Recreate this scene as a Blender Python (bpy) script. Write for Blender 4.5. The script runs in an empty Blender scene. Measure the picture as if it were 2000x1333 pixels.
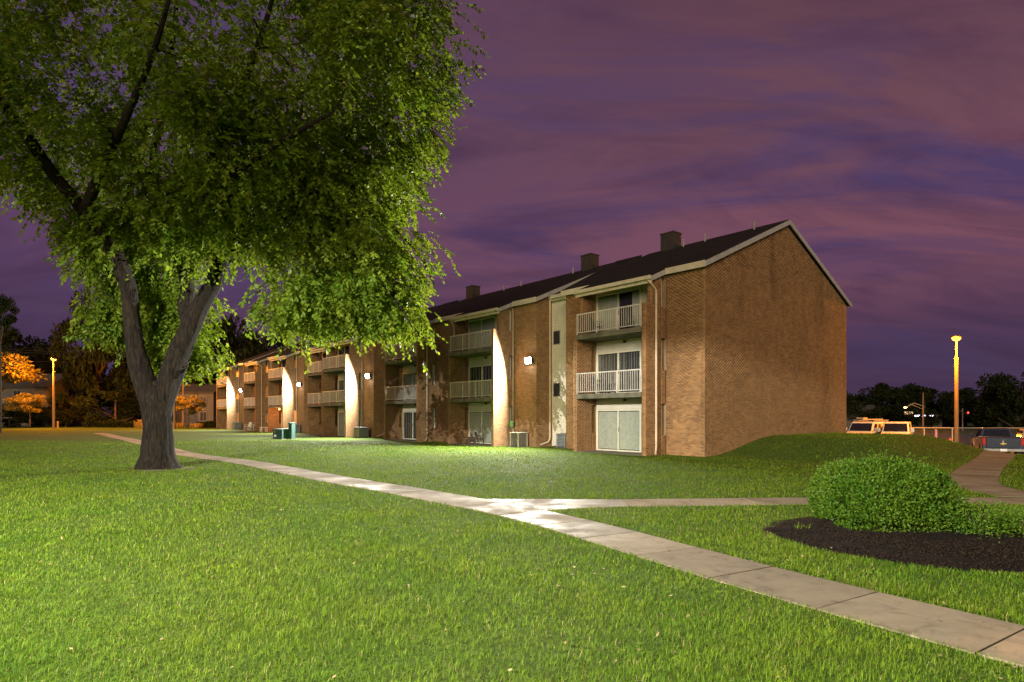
import bpy, math, random
import numpy as np
from mathutils import Vector, Matrix

# ------------------------------------------------------------------ camera, sky, sun, exposure
sc = bpy.context.scene
H = 1.75            # eye height in metres
F = 1200.0          # focal length in photograph pixels (photo is 2000 wide)
HY = 812.0          # horizon row in the photograph
K = H / 1.6
cam_d = bpy.data.cameras.new('camera')
cam = bpy.data.objects.new('camera', cam_d)
sc.collection.objects.link(cam)
cam.location = (0, 0, H)
cam.rotation_euler = (math.radians(90), 0, 0)
cam_d.sensor_width = 36.0
cam_d.lens = F / 2000 * 36
cam_d.shift_y = (HY - 666.5) / 2000
cam_d.clip_start = 0.05
cam_d.clip_end = 4000
sc.camera = cam

world = bpy.data.worlds.new('World')
sc.world = world
world.use_nodes = True

def build_sky():
    nt = world.node_tree; N = nt.nodes; L = nt.links
    N.clear()
    out = N.new('ShaderNodeOutputWorld'); bg = N.new('ShaderNodeBackground')
    L.new(bg.outputs[0], out.inputs[0])
    tc = N.new('ShaderNodeTexCoord')
    sep = N.new('ShaderNodeSeparateXYZ'); L.new(tc.outputs['Generated'], sep.inputs[0])
    def m(op, a, b=None, clamp=False):
        n = N.new('ShaderNodeMath'); n.operation = op; n.use_clamp = clamp
        for i, q in enumerate((a, b)):
            if q is None: continue
            if isinstance(q, (int, float)): n.inputs[i].default_value = q
            else: L.new(q, n.inputs[i])
        return n.outputs[0]
    zz = m('ADD', m('MAXIMUM', sep.outputs[2], 0.0), 0.22)
    px = m('DIVIDE', sep.outputs[0], zz); py = m('DIVIDE', sep.outputs[1], zz)
    cb = N.new('ShaderNodeCombineXYZ'); L.new(px, cb.inputs[0]); L.new(py, cb.inputs[1])
    mp = N.new('ShaderNodeMapping'); mp.inputs['Rotation'].default_value = (0, 0, math.radians(-38))
    mp.inputs['Scale'].default_value = (0.42, 1.0, 1); mp.inputs['Location'].default_value = (4.2, 1.3, 0)
    L.new(cb.outputs[0], mp.inputs[0])
    def noise(scale, det, rough, dist, off=0.0):
        n = N.new('ShaderNodeTexNoise'); n.inputs['Scale'].default_value = scale
        n.inputs['Detail'].default_value = det; n.inputs['Roughness'].default_value = rough
        n.inputs['Distortion'].default_value = dist
        mm = N.new('ShaderNodeMapping'); mm.inputs['Location'].default_value = (off, off * .7, off * 1.3)
        L.new(mp.outputs[0], mm.inputs[0]); L.new(mm.outputs[0], n.inputs['Vector'])
        return n.outputs[0]
    def ramp(fac, stops):
        r = N.new('ShaderNodeValToRGB'); el = r.color_ramp.elements
        while len(el) < len(stops): el.new(0.5)
        for e, (p, c) in zip(el, stops): e.position = p; e.color = (*c, 1)
        L.new(fac, r.inputs[0]); return r.outputs[0]
    def mix(f, a, b):
        n = N.new('ShaderNodeMixRGB')
        if isinstance(f, float): n.inputs[0].default_value = f
        else: L.new(f, n.inputs[0])
        L.new(a, n.inputs[1]); L.new(b, n.inputs[2]); return n.outputs[0]
    # clear dusk air, by height: deep purple low, pinker over the roofs, violet blue above
    el = sep.outputs[2]
    clear = ramp(el, [(0.0, (.060, .038, .080)), (.09, (.058, .036, .084)), (.20, (.078, .042, .105)), (.36, (.066, .043, .118)), (.65, (.060, .040, .115)), (1.0, (.045, .030, .09))])
    cloud = ramp(el, [(0.0, (.050, .030, .066)), (.10, (.068, .035, .076)), (.24, (.170, .067, .098)), (.40, (.134, .058, .082)), (.65, (.112, .049, .064)), (1.0, (.07, .03, .05))])
    dark = ramp(el, [(0.0, (.040, .025, .060)), (.3, (.060, .028, .066)), (1.0, (.04, .02, .05))])
    n1 = noise(1.9, 9, .58, .7)
    n2 = noise(2.6, 9, .62, .9, 3.7)
    f1 = ramp(n1, [(.38, (0, 0, 0)), (.52, (1, 1, 1))])
    f2 = ramp(n2, [(.46, (0, 0, 0)), (.72, (.9, .9, .9))])
    warm = m('MULTIPLY_ADD', sep.outputs[0], .75, True) if False else m('ADD', m('MULTIPLY', sep.outputs[0], .8), .72, True)
    f1 = m('MULTIPLY', f1, warm)
    c = mix(f1, clear, cloud)
    c = mix(f2, c, dark)
    L.new(c, bg.inputs[0]); bg.inputs[1].default_value = 1.14
build_sky()

sun_d = bpy.data.lights.new('sun', 'SUN')
sun = bpy.data.objects.new('sun', sun_d); sc.collection.objects.link(sun)
sun_d.energy = 2.6; sun_d.angle = math.radians(30); sun_d.color = (1.0, .80, .50)
SUN_DIR = Vector((0.12, 0.95, -0.26)).normalized()      # faint town glow from behind the camera
sun.rotation_euler = SUN_DIR.to_track_quat('-Z', 'Y').to_euler()

vs = sc.view_settings
vs.view_transform = 'Standard'; vs.look = 'None'; vs.exposure = 0.0; vs.gamma = 1.0; vs.use_curve_mapping = False
sc.cycles.use_denoising = True
sc.cycles.max_bounces = 6; sc.cycles.diffuse_bounces = 3; sc.cycles.glossy_bounces = 3
sc.cycles.transmission_bounces = 4; sc.cycles.transparent_max_bounces = 10
sc.cycles.sample_clamp_indirect = 4.0
sc.cycles.caustics_reflective = False; sc.cycles.caustics_refractive = False

# ------------------------------------------------------------------ strengths of the lamps the place has
FLOOD_W = 8200.0
LAWN_FLOOD_W = 112000.0
SODIUM_W = 9000.0
FLOOD_COL = (1.0, .95, .82)
SODIUM_COL = (1.0, .30, .012)

rng = np.random.default_rng(7)
random.seed(7)
COL = sc.collection

# ------------------------------------------------------------------ helpers
class MB:
    def __init__(self): self.v = []; self.f = []
    def add(self, vs_, fs):
        b = len(self.v); self.v += [tuple(p) for p in vs_]; self.f += [tuple(i + b for i in q) for q in fs]; return self
    def box(self, x0, x1, y0, y1, z0, z1):
        return self.add([(x0, y0, z0), (x1, y0, z0), (x1, y1, z0), (x0, y1, z0), (x0, y0, z1), (x1, y0, z1), (x1, y1, z1), (x0, y1, z1)],
                        [(0, 3, 2, 1), (4, 5, 6, 7), (0, 1, 5, 4), (1, 2, 6, 5), (2, 3, 7, 6), (3, 0, 4, 7)])
    def hexa(self, lo, hi):          # two quads (4 points each) joined
        return self.add(list(lo) + list(hi), [(0, 3, 2, 1), (4, 5, 6, 7), (0, 1, 5, 4), (1, 2, 6, 5), (2, 3, 7, 6), (3, 0, 4, 7)])
    def prism(self, poly, a0, a1, axis='x'):   # polygon extruded along an axis
        def P(p, a):
            return {'x': (a, p[0], p[1]), 'y': (p[0], a, p[1]), 'z': (p[0], p[1], a)}[axis]
        n = len(poly)
        vs_ = [P(p, a0) for p in poly] + [P(p, a1) for p in poly]
        fs = [tuple(range(n - 1, -1, -1)), tuple(range(n, 2 * n))] + [(i, (i + 1) % n, n + (i + 1) % n, n + i) for i in range(n)]
        return self.add(vs_, fs)
    def tube(self, pts, radii, n=8, rfun=None, cap=True):
        pts = [Vector(p) for p in pts]
        if isinstance(radii, (int, float)): radii = [radii] * len(pts)
        rings = []; up = None
        for i, p in enumerate(pts):
            d = (pts[min(i + 1, len(pts) - 1)] - pts[max(i - 1, 0)])
            if d.length < 1e-9: d = Vector((0, 0, 1))
            d.normalize()
            if up is None:
                a = Vector((1, 0, 0)) if abs(d.x) < .8 else Vector((0, 1, 0))
                up = (a - d * a.dot(d)).normalized()
            else:
                up = (up - d * up.dot(d)).normalized()
            w = d.cross(up)
            rings.append([p + (up * math.cos(t) + w * math.sin(t)) * (radii[i] * (rfun(t, i) if rfun else 1)) for t in [2 * math.pi * k / n for k in range(n)]])
        vs_ = [q for r in rings for q in r]; fs = []
        for i in range(len(rings) - 1):
            for k in range(n):
                fs.append((i * n + k, i * n + (k + 1) % n, (i + 1) * n + (k + 1) % n, (i + 1) * n + k))
        if cap:
            fs.append(tuple(range(n - 1, -1, -1))); fs.append(tuple((len(rings) - 1) * n + k for k in range(n)))
        return self.add(vs_, fs)
    def lathe(self, prof, n=16, c=(0, 0, 0), axis='z'):
        vs_ = []; fs = []
        for (r, h) in prof:
            for k in range(n):
                a = 2 * math.pi * k / n; x, y = r * math.cos(a), r * math.sin(a)
                p = (x, y, h) if axis == 'z' else ((h, x, y) if axis == 'x' else (y, h, x))
                vs_.append((p[0] + c[0], p[1] + c[1], p[2] + c[2]))
        for i in range(len(prof) - 1):
            for k in range(n):
                fs.append((i * n + k, i * n + (k + 1) % n, (i + 1) * n + (k + 1) % n, (i + 1) * n + k))
        fs.append(tuple(range(n - 1, -1, -1))); fs.append(tuple((len(prof) - 1) * n + k for k in range(n)))
        return self.add(vs_, fs)
    def mesh(self, name):
        me = bpy.data.meshes.new(name); me.from_pydata(self.v, [], self.f); me.update(); return me

def np_mesh(name, verts, nper, mode):
    """mode 'quad': every 4 verts a quad; 'blade': every 5 verts quad+tri; 'box': every 8 verts a box"""
    verts = np.asarray(verts, dtype=np.float32).reshape(-1, 3)
    me = bpy.data.meshes.new(name)
    n = len(verts) // nper
    base = (np.arange(n, dtype=np.int32) * nper)
    if mode == 'quad':
        loops = (base[:, None] + np.array([0, 1, 2, 3])).ravel(); sizes = np.full(n, 4)
    elif mode == 'blade':
        loops = (base[:, None] + np.array([0, 1, 3, 2, 2, 3, 4])).ravel(); sizes = np.tile([4, 3], n)
    else:
        q = np.array([0, 3, 2, 1, 4, 5, 6, 7, 0, 1, 5, 4, 1, 2, 6, 5, 2, 3, 7, 6, 3, 0, 4, 7])
        loops = (base[:, None] + q).ravel(); sizes = np.full(n * 6, 4)
    starts = np.concatenate([[0], np.cumsum(sizes)[:-1]]).astype(np.int32)
    me.vertices.add(len(verts)); me.vertices.foreach_set('co', verts.ravel())
    me.loops.add(len(loops)); me.loops.foreach_set('vertex_index', loops.astype(np.int32))
    me.polygons.add(len(sizes)); me.polygons.foreach_set('loop_start', starts)
    me.update(calc_edges=True); me.validate()
    return me

def boxes_np(a):
    a = np.asarray(a, dtype=np.float32)
    x0, x1, y0, y1, z0, z1 = a.T
    return np.stack([np.stack(q, -1) for q in ((x0, y0, z0), (x1, y0, z0), (x1, y1, z0), (x0, y1, z0), (x0, y0, z1), (x1, y0, z1), (x1, y1, z1), (x0, y1, z1))], 1)

def link(name, me, mat, parent=None, loc=(0, 0, 0), rot=(0, 0, 0), smooth=False, bevel=0.0):
    o = bpy.data.objects.new(name, me); COL.objects.link(o)
    if mat is not None and me is not None and len(me.materials) == 0: me.materials.append(mat)
    if parent is not None: o.parent = parent
    o.location = loc; o.rotation_euler = rot
    if smooth and me is not None:
        me.polygons.foreach_set('use_smooth', [True] * len(me.polygons))
    if bevel:
        b = o.modifiers.new('bevel', 'BEVEL'); b.width = bevel; b.segments = 2; b.limit_method = 'ANGLE'; b.angle_limit = math.radians(40)
    return o
def obj(name, mb, mat, parent=None, **k): return link(name, mb.mesh(name), mat, parent, **k)
def tag(o, label=None, cat=None, group=None, kind=None):
    if label: o['label'] = label
    if cat: o['category'] = cat
    if group: o['group'] = group
    if kind: o['kind'] = kind
    return o
def thing(name, label, cat, loc=(0, 0, 0), rz=0.0, group=None):
    o = bpy.data.objects.new(name, None); COL.objects.link(o); o.location = loc; o.rotation_euler = (0, 0, rz)
    o.empty_display_size = .2
    return tag(o, label, cat, group)
def copy_tree(o, parent=None):
    c = o.copy(); COL.objects.link(c); c.parent = parent
    for ch in list(o.children): copy_tree(ch, c)
    return c

# ------------------------------------------------------------------ materials
def newmat(name):
    m = bpy.data.materials.new(name); m.use_nodes = True; nt = m.node_tree; nt.nodes.clear()
    out = nt.nodes.new('ShaderNodeOutputMaterial'); return m, nt, out
def nd(nt, t, **k):
    n = nt.nodes.new(t)
    for a, b in k.items():
        if hasattr(n, a) and a not in n.inputs: setattr(n, a, b)
        else: n.inputs[a].default_value = b
    return n
def rgba(c): return (c[0], c[1], c[2], 1)
def noise_node(nt, vec, scale, detail=4, rough=.55, dist=0.0):
    n = nd(nt, 'ShaderNodeTexNoise'); n.inputs['Scale'].default_value = scale; n.inputs['Detail'].default_value = detail
    n.inputs['Roughness'].default_value = rough; n.inputs['Distortion'].default_value = dist
    if vec is not None: nt.links.new(vec, n.inputs['Vector'])
    return n
def ramp2(nt, fac, p0, p1, c0=(0, 0, 0), c1=(1, 1, 1)):
    r = nd(nt, 'ShaderNodeValToRGB'); e = r.color_ramp.elements
    e[0].position = p0; e[0].color = rgba(c0); e[1].position = p1; e[1].color = rgba(c1)
    nt.links.new(fac, r.inputs[0]); return r.outputs[0]
def mixc(nt, f, a, b, blend='MIX'):
    n = nd(nt, 'ShaderNodeMixRGB'); n.blend_type = blend
    for i, q in enumerate((f, a, b)):
        if isinstance(q, (int, float)): n.inputs[i].default_value = q
        elif isinstance(q, tuple): n.inputs[i].default_value = rgba(q)
        else: nt.links.new(q, n.inputs[i])
    return n.outputs[0]
def pmat(name, c1, c2=None, scale=3.0, rough=.75, bump=0.0, bscale=40.0, metal=0.0, spec=.5, lo=.35, hi=.65, coat=0.0):
    m, nt, out = newmat(name)
    p = nd(nt, 'ShaderNodeBsdfPrincipled'); nt.links.new(p.outputs[0], out.inputs[0])
    p.inputs['Roughness'].default_value = rough; p.inputs['Metallic'].default_value = metal
    p.inputs['Specular IOR Level'].default_value = spec; p.inputs['Coat Weight'].default_value = coat
    geo = nd(nt, 'ShaderNodeNewGeometry')
    if c2 is None: c2 = tuple(x * .8 for x in c1)
    n = noise_node(nt, geo.outputs['Position'], scale, 6, .6)
    col = mixc(nt, ramp2(nt, n.outputs[0], lo, hi), c1, c2)
    nt.links.new(col, p.inputs['Base Color'])
    if bump:
        nb = noise_node(nt, geo.outputs['Position'], bscale, 4, .6)
        b = nd(nt, 'ShaderNodeBump'); b.inputs['Strength'].default_value = bump; b.inputs['Distance'].default_value = .02
        nt.links.new(nb.outputs[0], b.inputs['Height']); nt.links.new(b.outputs[0], p.inputs['Normal'])
    return m
def emit(name, c, s):
    m, nt, out = newmat(name); e = nd(nt, 'ShaderNodeEmission'); e.inputs[0].default_value = rgba(c); e.inputs[1].default_value = s
    nt.links.new(e.outputs[0], out.inputs[0]); return m
def glassmat(name, tint=(.84, .86, .85), refl=.18, rough=.03):
    m, nt, out = newmat(name)
    t = nd(nt, 'ShaderNodeBsdfTransparent'); t.inputs[0].default_value = rgba(tint)
    g = nd(nt, 'ShaderNodeBsdfGlossy'); g.inputs['Roughness'].default_value = rough
    lw = nd(nt, 'ShaderNodeLayerWeight'); lw.inputs[0].default_value = .5; fr = nd(nt, 'ShaderNodeMath', operation='POWER'); nt.links.new(lw.outputs['Facing'], fr.inputs[0]); fr.inputs[1].default_value = 4.0
    ad = nd(nt, 'ShaderNodeMath', operation='ADD'); nt.links.new(fr.outputs[0], ad.inputs[0]); ad.inputs[1].default_value = refl * .3
    mx = nd(nt, 'ShaderNodeMixShader'); nt.links.new(ad.outputs[0], mx.inputs[0]); nt.links.new(t.outputs[0], mx.inputs[1]); nt.links.new(g.outputs[0], mx.inputs[2])
    nt.links.new(mx.outputs[0], out.inputs[0]); return m
def leafmat(name, ca, cb, trans=.45, rough=.45, big=.6, spec=.4, dry=0.0):
    m, nt, out = newmat(name)
    geo = nd(nt, 'ShaderNodeNewGeometry')
    n = noise_node(nt, geo.outputs['Position'], big, 3, .6)
    f = nd(nt, 'ShaderNodeMath', operation='ADD'); f.use_clamp = True
    h = nd(nt, 'ShaderNodeMath', operation='MULTIPLY'); nt.links.new(geo.outputs['Random Per Island'], h.inputs[0]); h.inputs[1].default_value = .65
    g = nd(nt, 'ShaderNodeMath', operation='MULTIPLY_ADD'); nt.links.new(n.outputs[0], g.inputs[0]); g.inputs[1].default_value = 1.6; g.inputs[2].default_value = -.62
    nt.links.new(h.outputs[0], f.inputs[0]); nt.links.new(g.outputs[0], f.inputs[1])
    col = mixc(nt, f.outputs[0], ca, cb)
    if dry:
        nm = noise_node(nt, geo.outputs['Position'], 4.2, 5, .7, .4); col = mixc(nt, 1.0, col, ramp2(nt, nm.outputs[0], .33, .67, (.50, .54, .44), (1.36, 1.27, 1.10)), 'MULTIPLY')  # mottling puts the turf's shadow contrast into the blade colour
        st = nd(nt, 'ShaderNodeMath', operation='GREATER_THAN'); nt.links.new(geo.outputs['Random Per Island'], st.inputs[0]); st.inputs[1].default_value = 1 - dry
        col = mixc(nt, st.outputs[0], col, (.26, .22, .085))
    p = nd(nt, 'ShaderNodeBsdfPrincipled'); p.inputs['Roughness'].default_value = rough; p.inputs['Specular IOR Level'].default_value = spec
    nt.links.new(col, p.inputs['Base Color'])
    t = nd(nt, 'ShaderNodeBsdfTranslucent')
    ct = mixc(nt, 1.0, col, (1.35, 1.25, .7), 'MULTIPLY'); nt.links.new(ct, t.inputs[0])
    mx = nd(nt, 'ShaderNodeMixShader'); mx.inputs[0].default_value = trans
    nt.links.new(p.outputs[0], mx.inputs[1]); nt.links.new(t.outputs[0], mx.inputs[2]); nt.links.new(mx.outputs[0], out.inputs[0])
    return m

BR1, BR2, BR3, MORT = (.310, .176, .080), (.235, .128, .058), (.160, .094, .048), (.235, .152, .086)
def brick_stain(nt, col):
    """sooty damp patches that run down the walls and rough tonal change"""
    geo = nd(nt, 'ShaderNodeNewGeometry')
    mp = nd(nt, 'ShaderNodeMapping'); mp.inputs['Scale'].default_value = (1, 1, .38); nt.links.new(geo.outputs['Position'], mp.inputs[0])
    n = noise_node(nt, mp.outputs[0], .62, 6, .62, .4)
    f = ramp2(nt, n.outputs[0], .52, .74)
    n2 = noise_node(nt, geo.outputs['Position'], 2.3, 5, .65)
    f2 = ramp2(nt, n2.outputs[0], .30, .75, (1.06, 1.06, 1.06), (.74, .74, .74))
    a = mixc(nt, 1.0, col, f2, 'MULTIPLY')
    b = mixc(nt, 1.0, a, (.36, .37, .40), 'MULTIPLY')
    fm = nd(nt, 'ShaderNodeMath', operation='MULTIPLY'); nt.links.new(f, fm.inputs[0]); fm.inputs[1].default_value = .62
    return mixc(nt, fm.outputs[0], a, b)
def brick_texture_mat(name, pale=1.0):
    m, nt, out = newmat(name)
    p = nd(nt, 'ShaderNodeBsdfPrincipled'); p.inputs['Roughness'].default_value = .9; p.inputs['Specular IOR Level'].default_value = .2
    tc = nd(nt, 'ShaderNodeTexCoord'); sp = nd(nt, 'ShaderNodeSeparateXYZ'); nt.links.new(tc.outputs['Object'], sp.inputs[0])
    a = nd(nt, 'ShaderNodeMath', operation='ADD'); nt.links.new(sp.outputs[0], a.inputs[0]); nt.links.new(sp.outputs[1], a.inputs[1])
    c = nd(nt, 'ShaderNodeCombineXYZ'); nt.links.new(a.outputs[0], c.inputs[0]); nt.links.new(sp.outputs[2], c.inputs[1])
    b = nd(nt, 'ShaderNodeTexBrick'); nt.links.new(c.outputs[0], b.inputs['Vector'])
    b.inputs['Scale'].default_value = 1.0; b.inputs['Brick Width'].default_value = .215; b.inputs['Row Height'].default_value = .072
    b.inputs['Mortar Size'].default_value = .011; b.inputs['Mortar Smooth'].default_value = .1; b.inputs['Bias'].default_value = -.1
    b.inputs['Color1'].default_value = rgba(tuple(x * pale for x in BR1)); b.inputs['Color2'].default_value = rgba(tuple(x * pale for x in BR3)); b.inputs['Mortar'].default_value = rgba(MORT)
    nt.links.new(brick_stain(nt, b.outputs[0]), p.inputs['Base Color'])
    bp = nd(nt, 'ShaderNodeBump'); bp.inputs['Strength'].default_value = .6; bp.inputs['Distance'].default_value = .012; bp.invert = True
    nt.links.new(b.outputs['Fac'], bp.inputs['Height']); nt.links.new(bp.outputs[0], p.inputs['Normal'])
    nt.links.new(p.outputs[0], out.inputs[0]); return m
def brick_piece_mat(name):
    m, nt, out = newmat(name)
    p = nd(nt, 'ShaderNodeBsdfPrincipled'); p.inputs['Roughness'].default_value = .9; p.inputs['Specular IOR Level'].default_value = .2
    geo = nd(nt, 'ShaderNodeNewGeometry'); oi = nd(nt, 'ShaderNodeObjectInfo')
    a = nd(nt, 'ShaderNodeMath', operation='ADD'); nt.links.new(geo.outputs['Random Per Island'], a.inputs[0]); nt.links.new(oi.outputs['Random'], a.inputs[1])
    fr = nd(nt, 'ShaderNodeMath', operation='FRACT'); nt.links.new(a.outputs[0], fr.inputs[0])
    r = nd(nt, 'ShaderNodeValToRGB'); e = r.color_ramp.elements
    e[0].position = 0; e[0].color = rgba((.190, .108, .052)); e[1].position = 1; e[1].color = rgba((.325, .184, .084))
    q = e.new(.14); q.color = rgba((.210, .117, .054)); q = e.new(.25); q.color = rgba((.248, .138, .062)); q = e.new(.75); q.color = rgba((.282, .158, .071))
    nt.links.new(fr.outputs[0], r.inputs[0])
    nt.links.new(brick_stain(nt, r.outputs[0]), p.inputs['Base Color'])
    nb = noise_node(nt, geo.outputs['Position'], 60, 3, .6); bp = nd(nt, 'ShaderNodeBump'); bp.inputs['Strength'].default_value = .25; bp.inputs['Distance'].default_value = .01
    nt.links.new(nb.outputs[0], bp.inputs['Height']); nt.links.new(bp.outputs[0], p.inputs['Normal'])
    nt.links.new(p.outputs[0], out.inputs[0]); return m
def mortar_mat(name):
    m, nt, out = newmat(name)
    p = nd(nt, 'ShaderNodeBsdfPrincipled'); p.inputs['Roughness'].default_value = .95
    rg = nd(nt, 'ShaderNodeRGB'); rg.outputs[0].default_value = rgba(MORT)
    nt.links.new(brick_stain(nt, rg.outputs[0]), p.inputs['Base Color']); nt.links.new(p.outputs[0], out.inputs[0]); return m
def concrete_path_mat(name, wet=1.0):
    m, nt, out = newmat(name)
    p = nd(nt, 'ShaderNodeBsdfPrincipled'); p.inputs['Specular IOR Level'].default_value = .24
    geo = nd(nt, 'ShaderNodeNewGeometry'); oi = nd(nt, 'ShaderNodeObjectInfo')
    n = noise_node(nt, geo.outputs['Position'], 1.1, 7, .62, .3)
    n2 = noise_node(nt, geo.outputs['Position'], 90, 3, .7)
    n3 = noise_node(nt, geo.outputs['Position'], 4.5, 6, .7, .6)
    c = mixc(nt, ramp2(nt, n.outputs[0], .32, .68), (.195, .158, .108), (.118, .093, .062))
    c = mixc(nt, ramp2(nt, n3.outputs[0], .52, .78), c, (.062, .046, .030))
    c = mixc(nt, 1.0, c, ramp2(nt, n2.outputs[0], .25, .75, (.72, .72, .72), (1.2, 1.2, 1.2)), 'MULTIPLY')
    v = nd(nt, 'ShaderNodeMapRange'); nt.links.new(oi.outputs['Random'], v.inputs[0]); v.inputs[3].default_value = .80 if wet else 1.05; v.inputs[4].default_value = 1.14 if wet else 1.35
    cc = nd(nt, 'ShaderNodeCombineXYZ')
    for i in range(3): nt.links.new(v.outputs[0], cc.inputs[i])
    c = mixc(nt, 1.0, c, cc.outputs[0], 'MULTIPLY')
    nt.links.new(c, p.inputs['Base Color'])
    rr = nd(nt, 'ShaderNodeMapRange'); nt.links.new(n.outputs[0], rr.inputs[0]); rr.inputs[1].default_value = .40; rr.inputs[2].default_value = .62; rr.inputs[3].default_value = .55; rr.inputs[4].default_value = .9
    if wet: nt.links.new(rr.outputs[0], p.inputs['Roughness'])
    else: p.inputs['Roughness'].default_value = .95; p.inputs['Specular IOR Level'].default_value = .05
    b = nd(nt, 'ShaderNodeBump'); b.inputs['Strength'].default_value = .30; b.inputs['Distance'].default_value = .006
    nt.links.new(n2.outputs[0], b.inputs['Height']); nt.links.new(b.outputs[0], p.inputs['Normal'])
    nt.links.new(p.outputs[0], out.inputs[0]); return m
def lawn_mat(name):
    m, nt, out = newmat(name)
    p = nd(nt, 'ShaderNodeBsdfPrincipled'); p.inputs['Roughness'].default_value = .95; p.inputs['Specular IOR Level'].default_value = .1
    geo = nd(nt, 'ShaderNodeNewGeometry')
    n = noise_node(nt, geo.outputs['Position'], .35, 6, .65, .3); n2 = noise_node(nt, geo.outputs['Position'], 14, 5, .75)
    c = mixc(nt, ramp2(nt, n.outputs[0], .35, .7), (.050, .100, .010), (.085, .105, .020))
    c = mixc(nt, ramp2(nt, n2.outputs[0], .38, .68), c, (.020, .036, .006))  # dark flecks put the shade between blades into the soil colour
    nt.links.new(c, p.inputs['Base Color'])
    b = nd(nt, 'ShaderNodeBump'); b.inputs['Strength'].default_value = .9; b.inputs['Distance'].default_value = .06
    nt.links.new(n2.outputs[0], b.inputs['Height']); nt.links.new(b.outputs[0], p.inputs['Normal'])
    nt.links.new(p.outputs[0], out.inputs[0]); return m
def bark_mat(name, c1, c2, c3):
    m, nt, out = newmat(name)
    p = nd(nt, 'ShaderNodeBsdfPrincipled'); p.inputs['Roughness'].default_value = .9; p.inputs['Specular IOR Level'].default_value = .25
    geo = nd(nt, 'ShaderNodeNewGeometry')
    mp = nd(nt, 'ShaderNodeMapping'); mp.inputs['Scale'].default_value = (9, 9, 1.5); nt.links.new(geo.outputs['Position'], mp.inputs[0])
    n = noise_node(nt, mp.outputs[0], 1.6, 8, .72, .9); n2 = noise_node(nt, geo.outputs['Position'], 1.6, 5, .6)
    c = mixc(nt, ramp2(nt, n.outputs[0], .40, .56), c1, c2)
    c = mixc(nt, ramp2(nt, n2.outputs[0], .50, .75), c, c3)
    nt.links.new(c, p.inputs['Base Color'])
    b = nd(nt, 'ShaderNodeBump'); b.inputs['Strength'].default_value = 1.0; b.inputs['Distance'].default_value = .10
    nt.links.new(n.outputs[0], b.inputs['Height']); nt.links.new(b.outputs[0], p.inputs['Normal'])
    nt.links.new(p.outputs[0], out.inputs[0]); return m
def shingle_mat(name):
    m, nt, out = newmat(name)
    p = nd(nt, 'ShaderNodeBsdfPrincipled'); p.inputs['Roughness'].default_value = .95; p.inputs['Specular IOR Level'].default_value = .06
    tc = nd(nt, 'ShaderNodeTexCoord')
    mp = nd(nt, 'ShaderNodeMapping'); mp.inputs['Scale'].default_value = (1, 1.0, 1); nt.links.new(tc.outputs['Object'], mp.inputs[0])
    b = nd(nt, 'ShaderNodeTexBrick'); nt.links.new(mp.outputs[0], b.inputs['Vector'])
    b.inputs['Scale'].default_value = 1; b.inputs['Brick Width'].default_value = .33; b.inputs['Row Height'].default_value = .14; b.inputs['Mortar Size'].default_value = .008
    b.inputs['Color1'].default_value = (.032, .027, .025, 1); b.inputs['Color2'].default_value = (.016, .0135, .0125, 1); b.inputs['Mortar'].default_value = (.015, .012, .011, 1)
    nt.links.new(b.outputs[0], p.inputs['Base Color'])
    bp = nd(nt, 'ShaderNodeBump'); bp.inputs['Strength'].default_value = .7; bp.inputs['Distance'].default_value = .012; bp.invert = True
    nt.links.new(b.outputs['Fac'], bp.inputs['Height']); nt.links.new(bp.outputs[0], p.inputs['Normal'])
    nt.links.new(p.outputs[0], out.inputs[0]); return m

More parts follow.
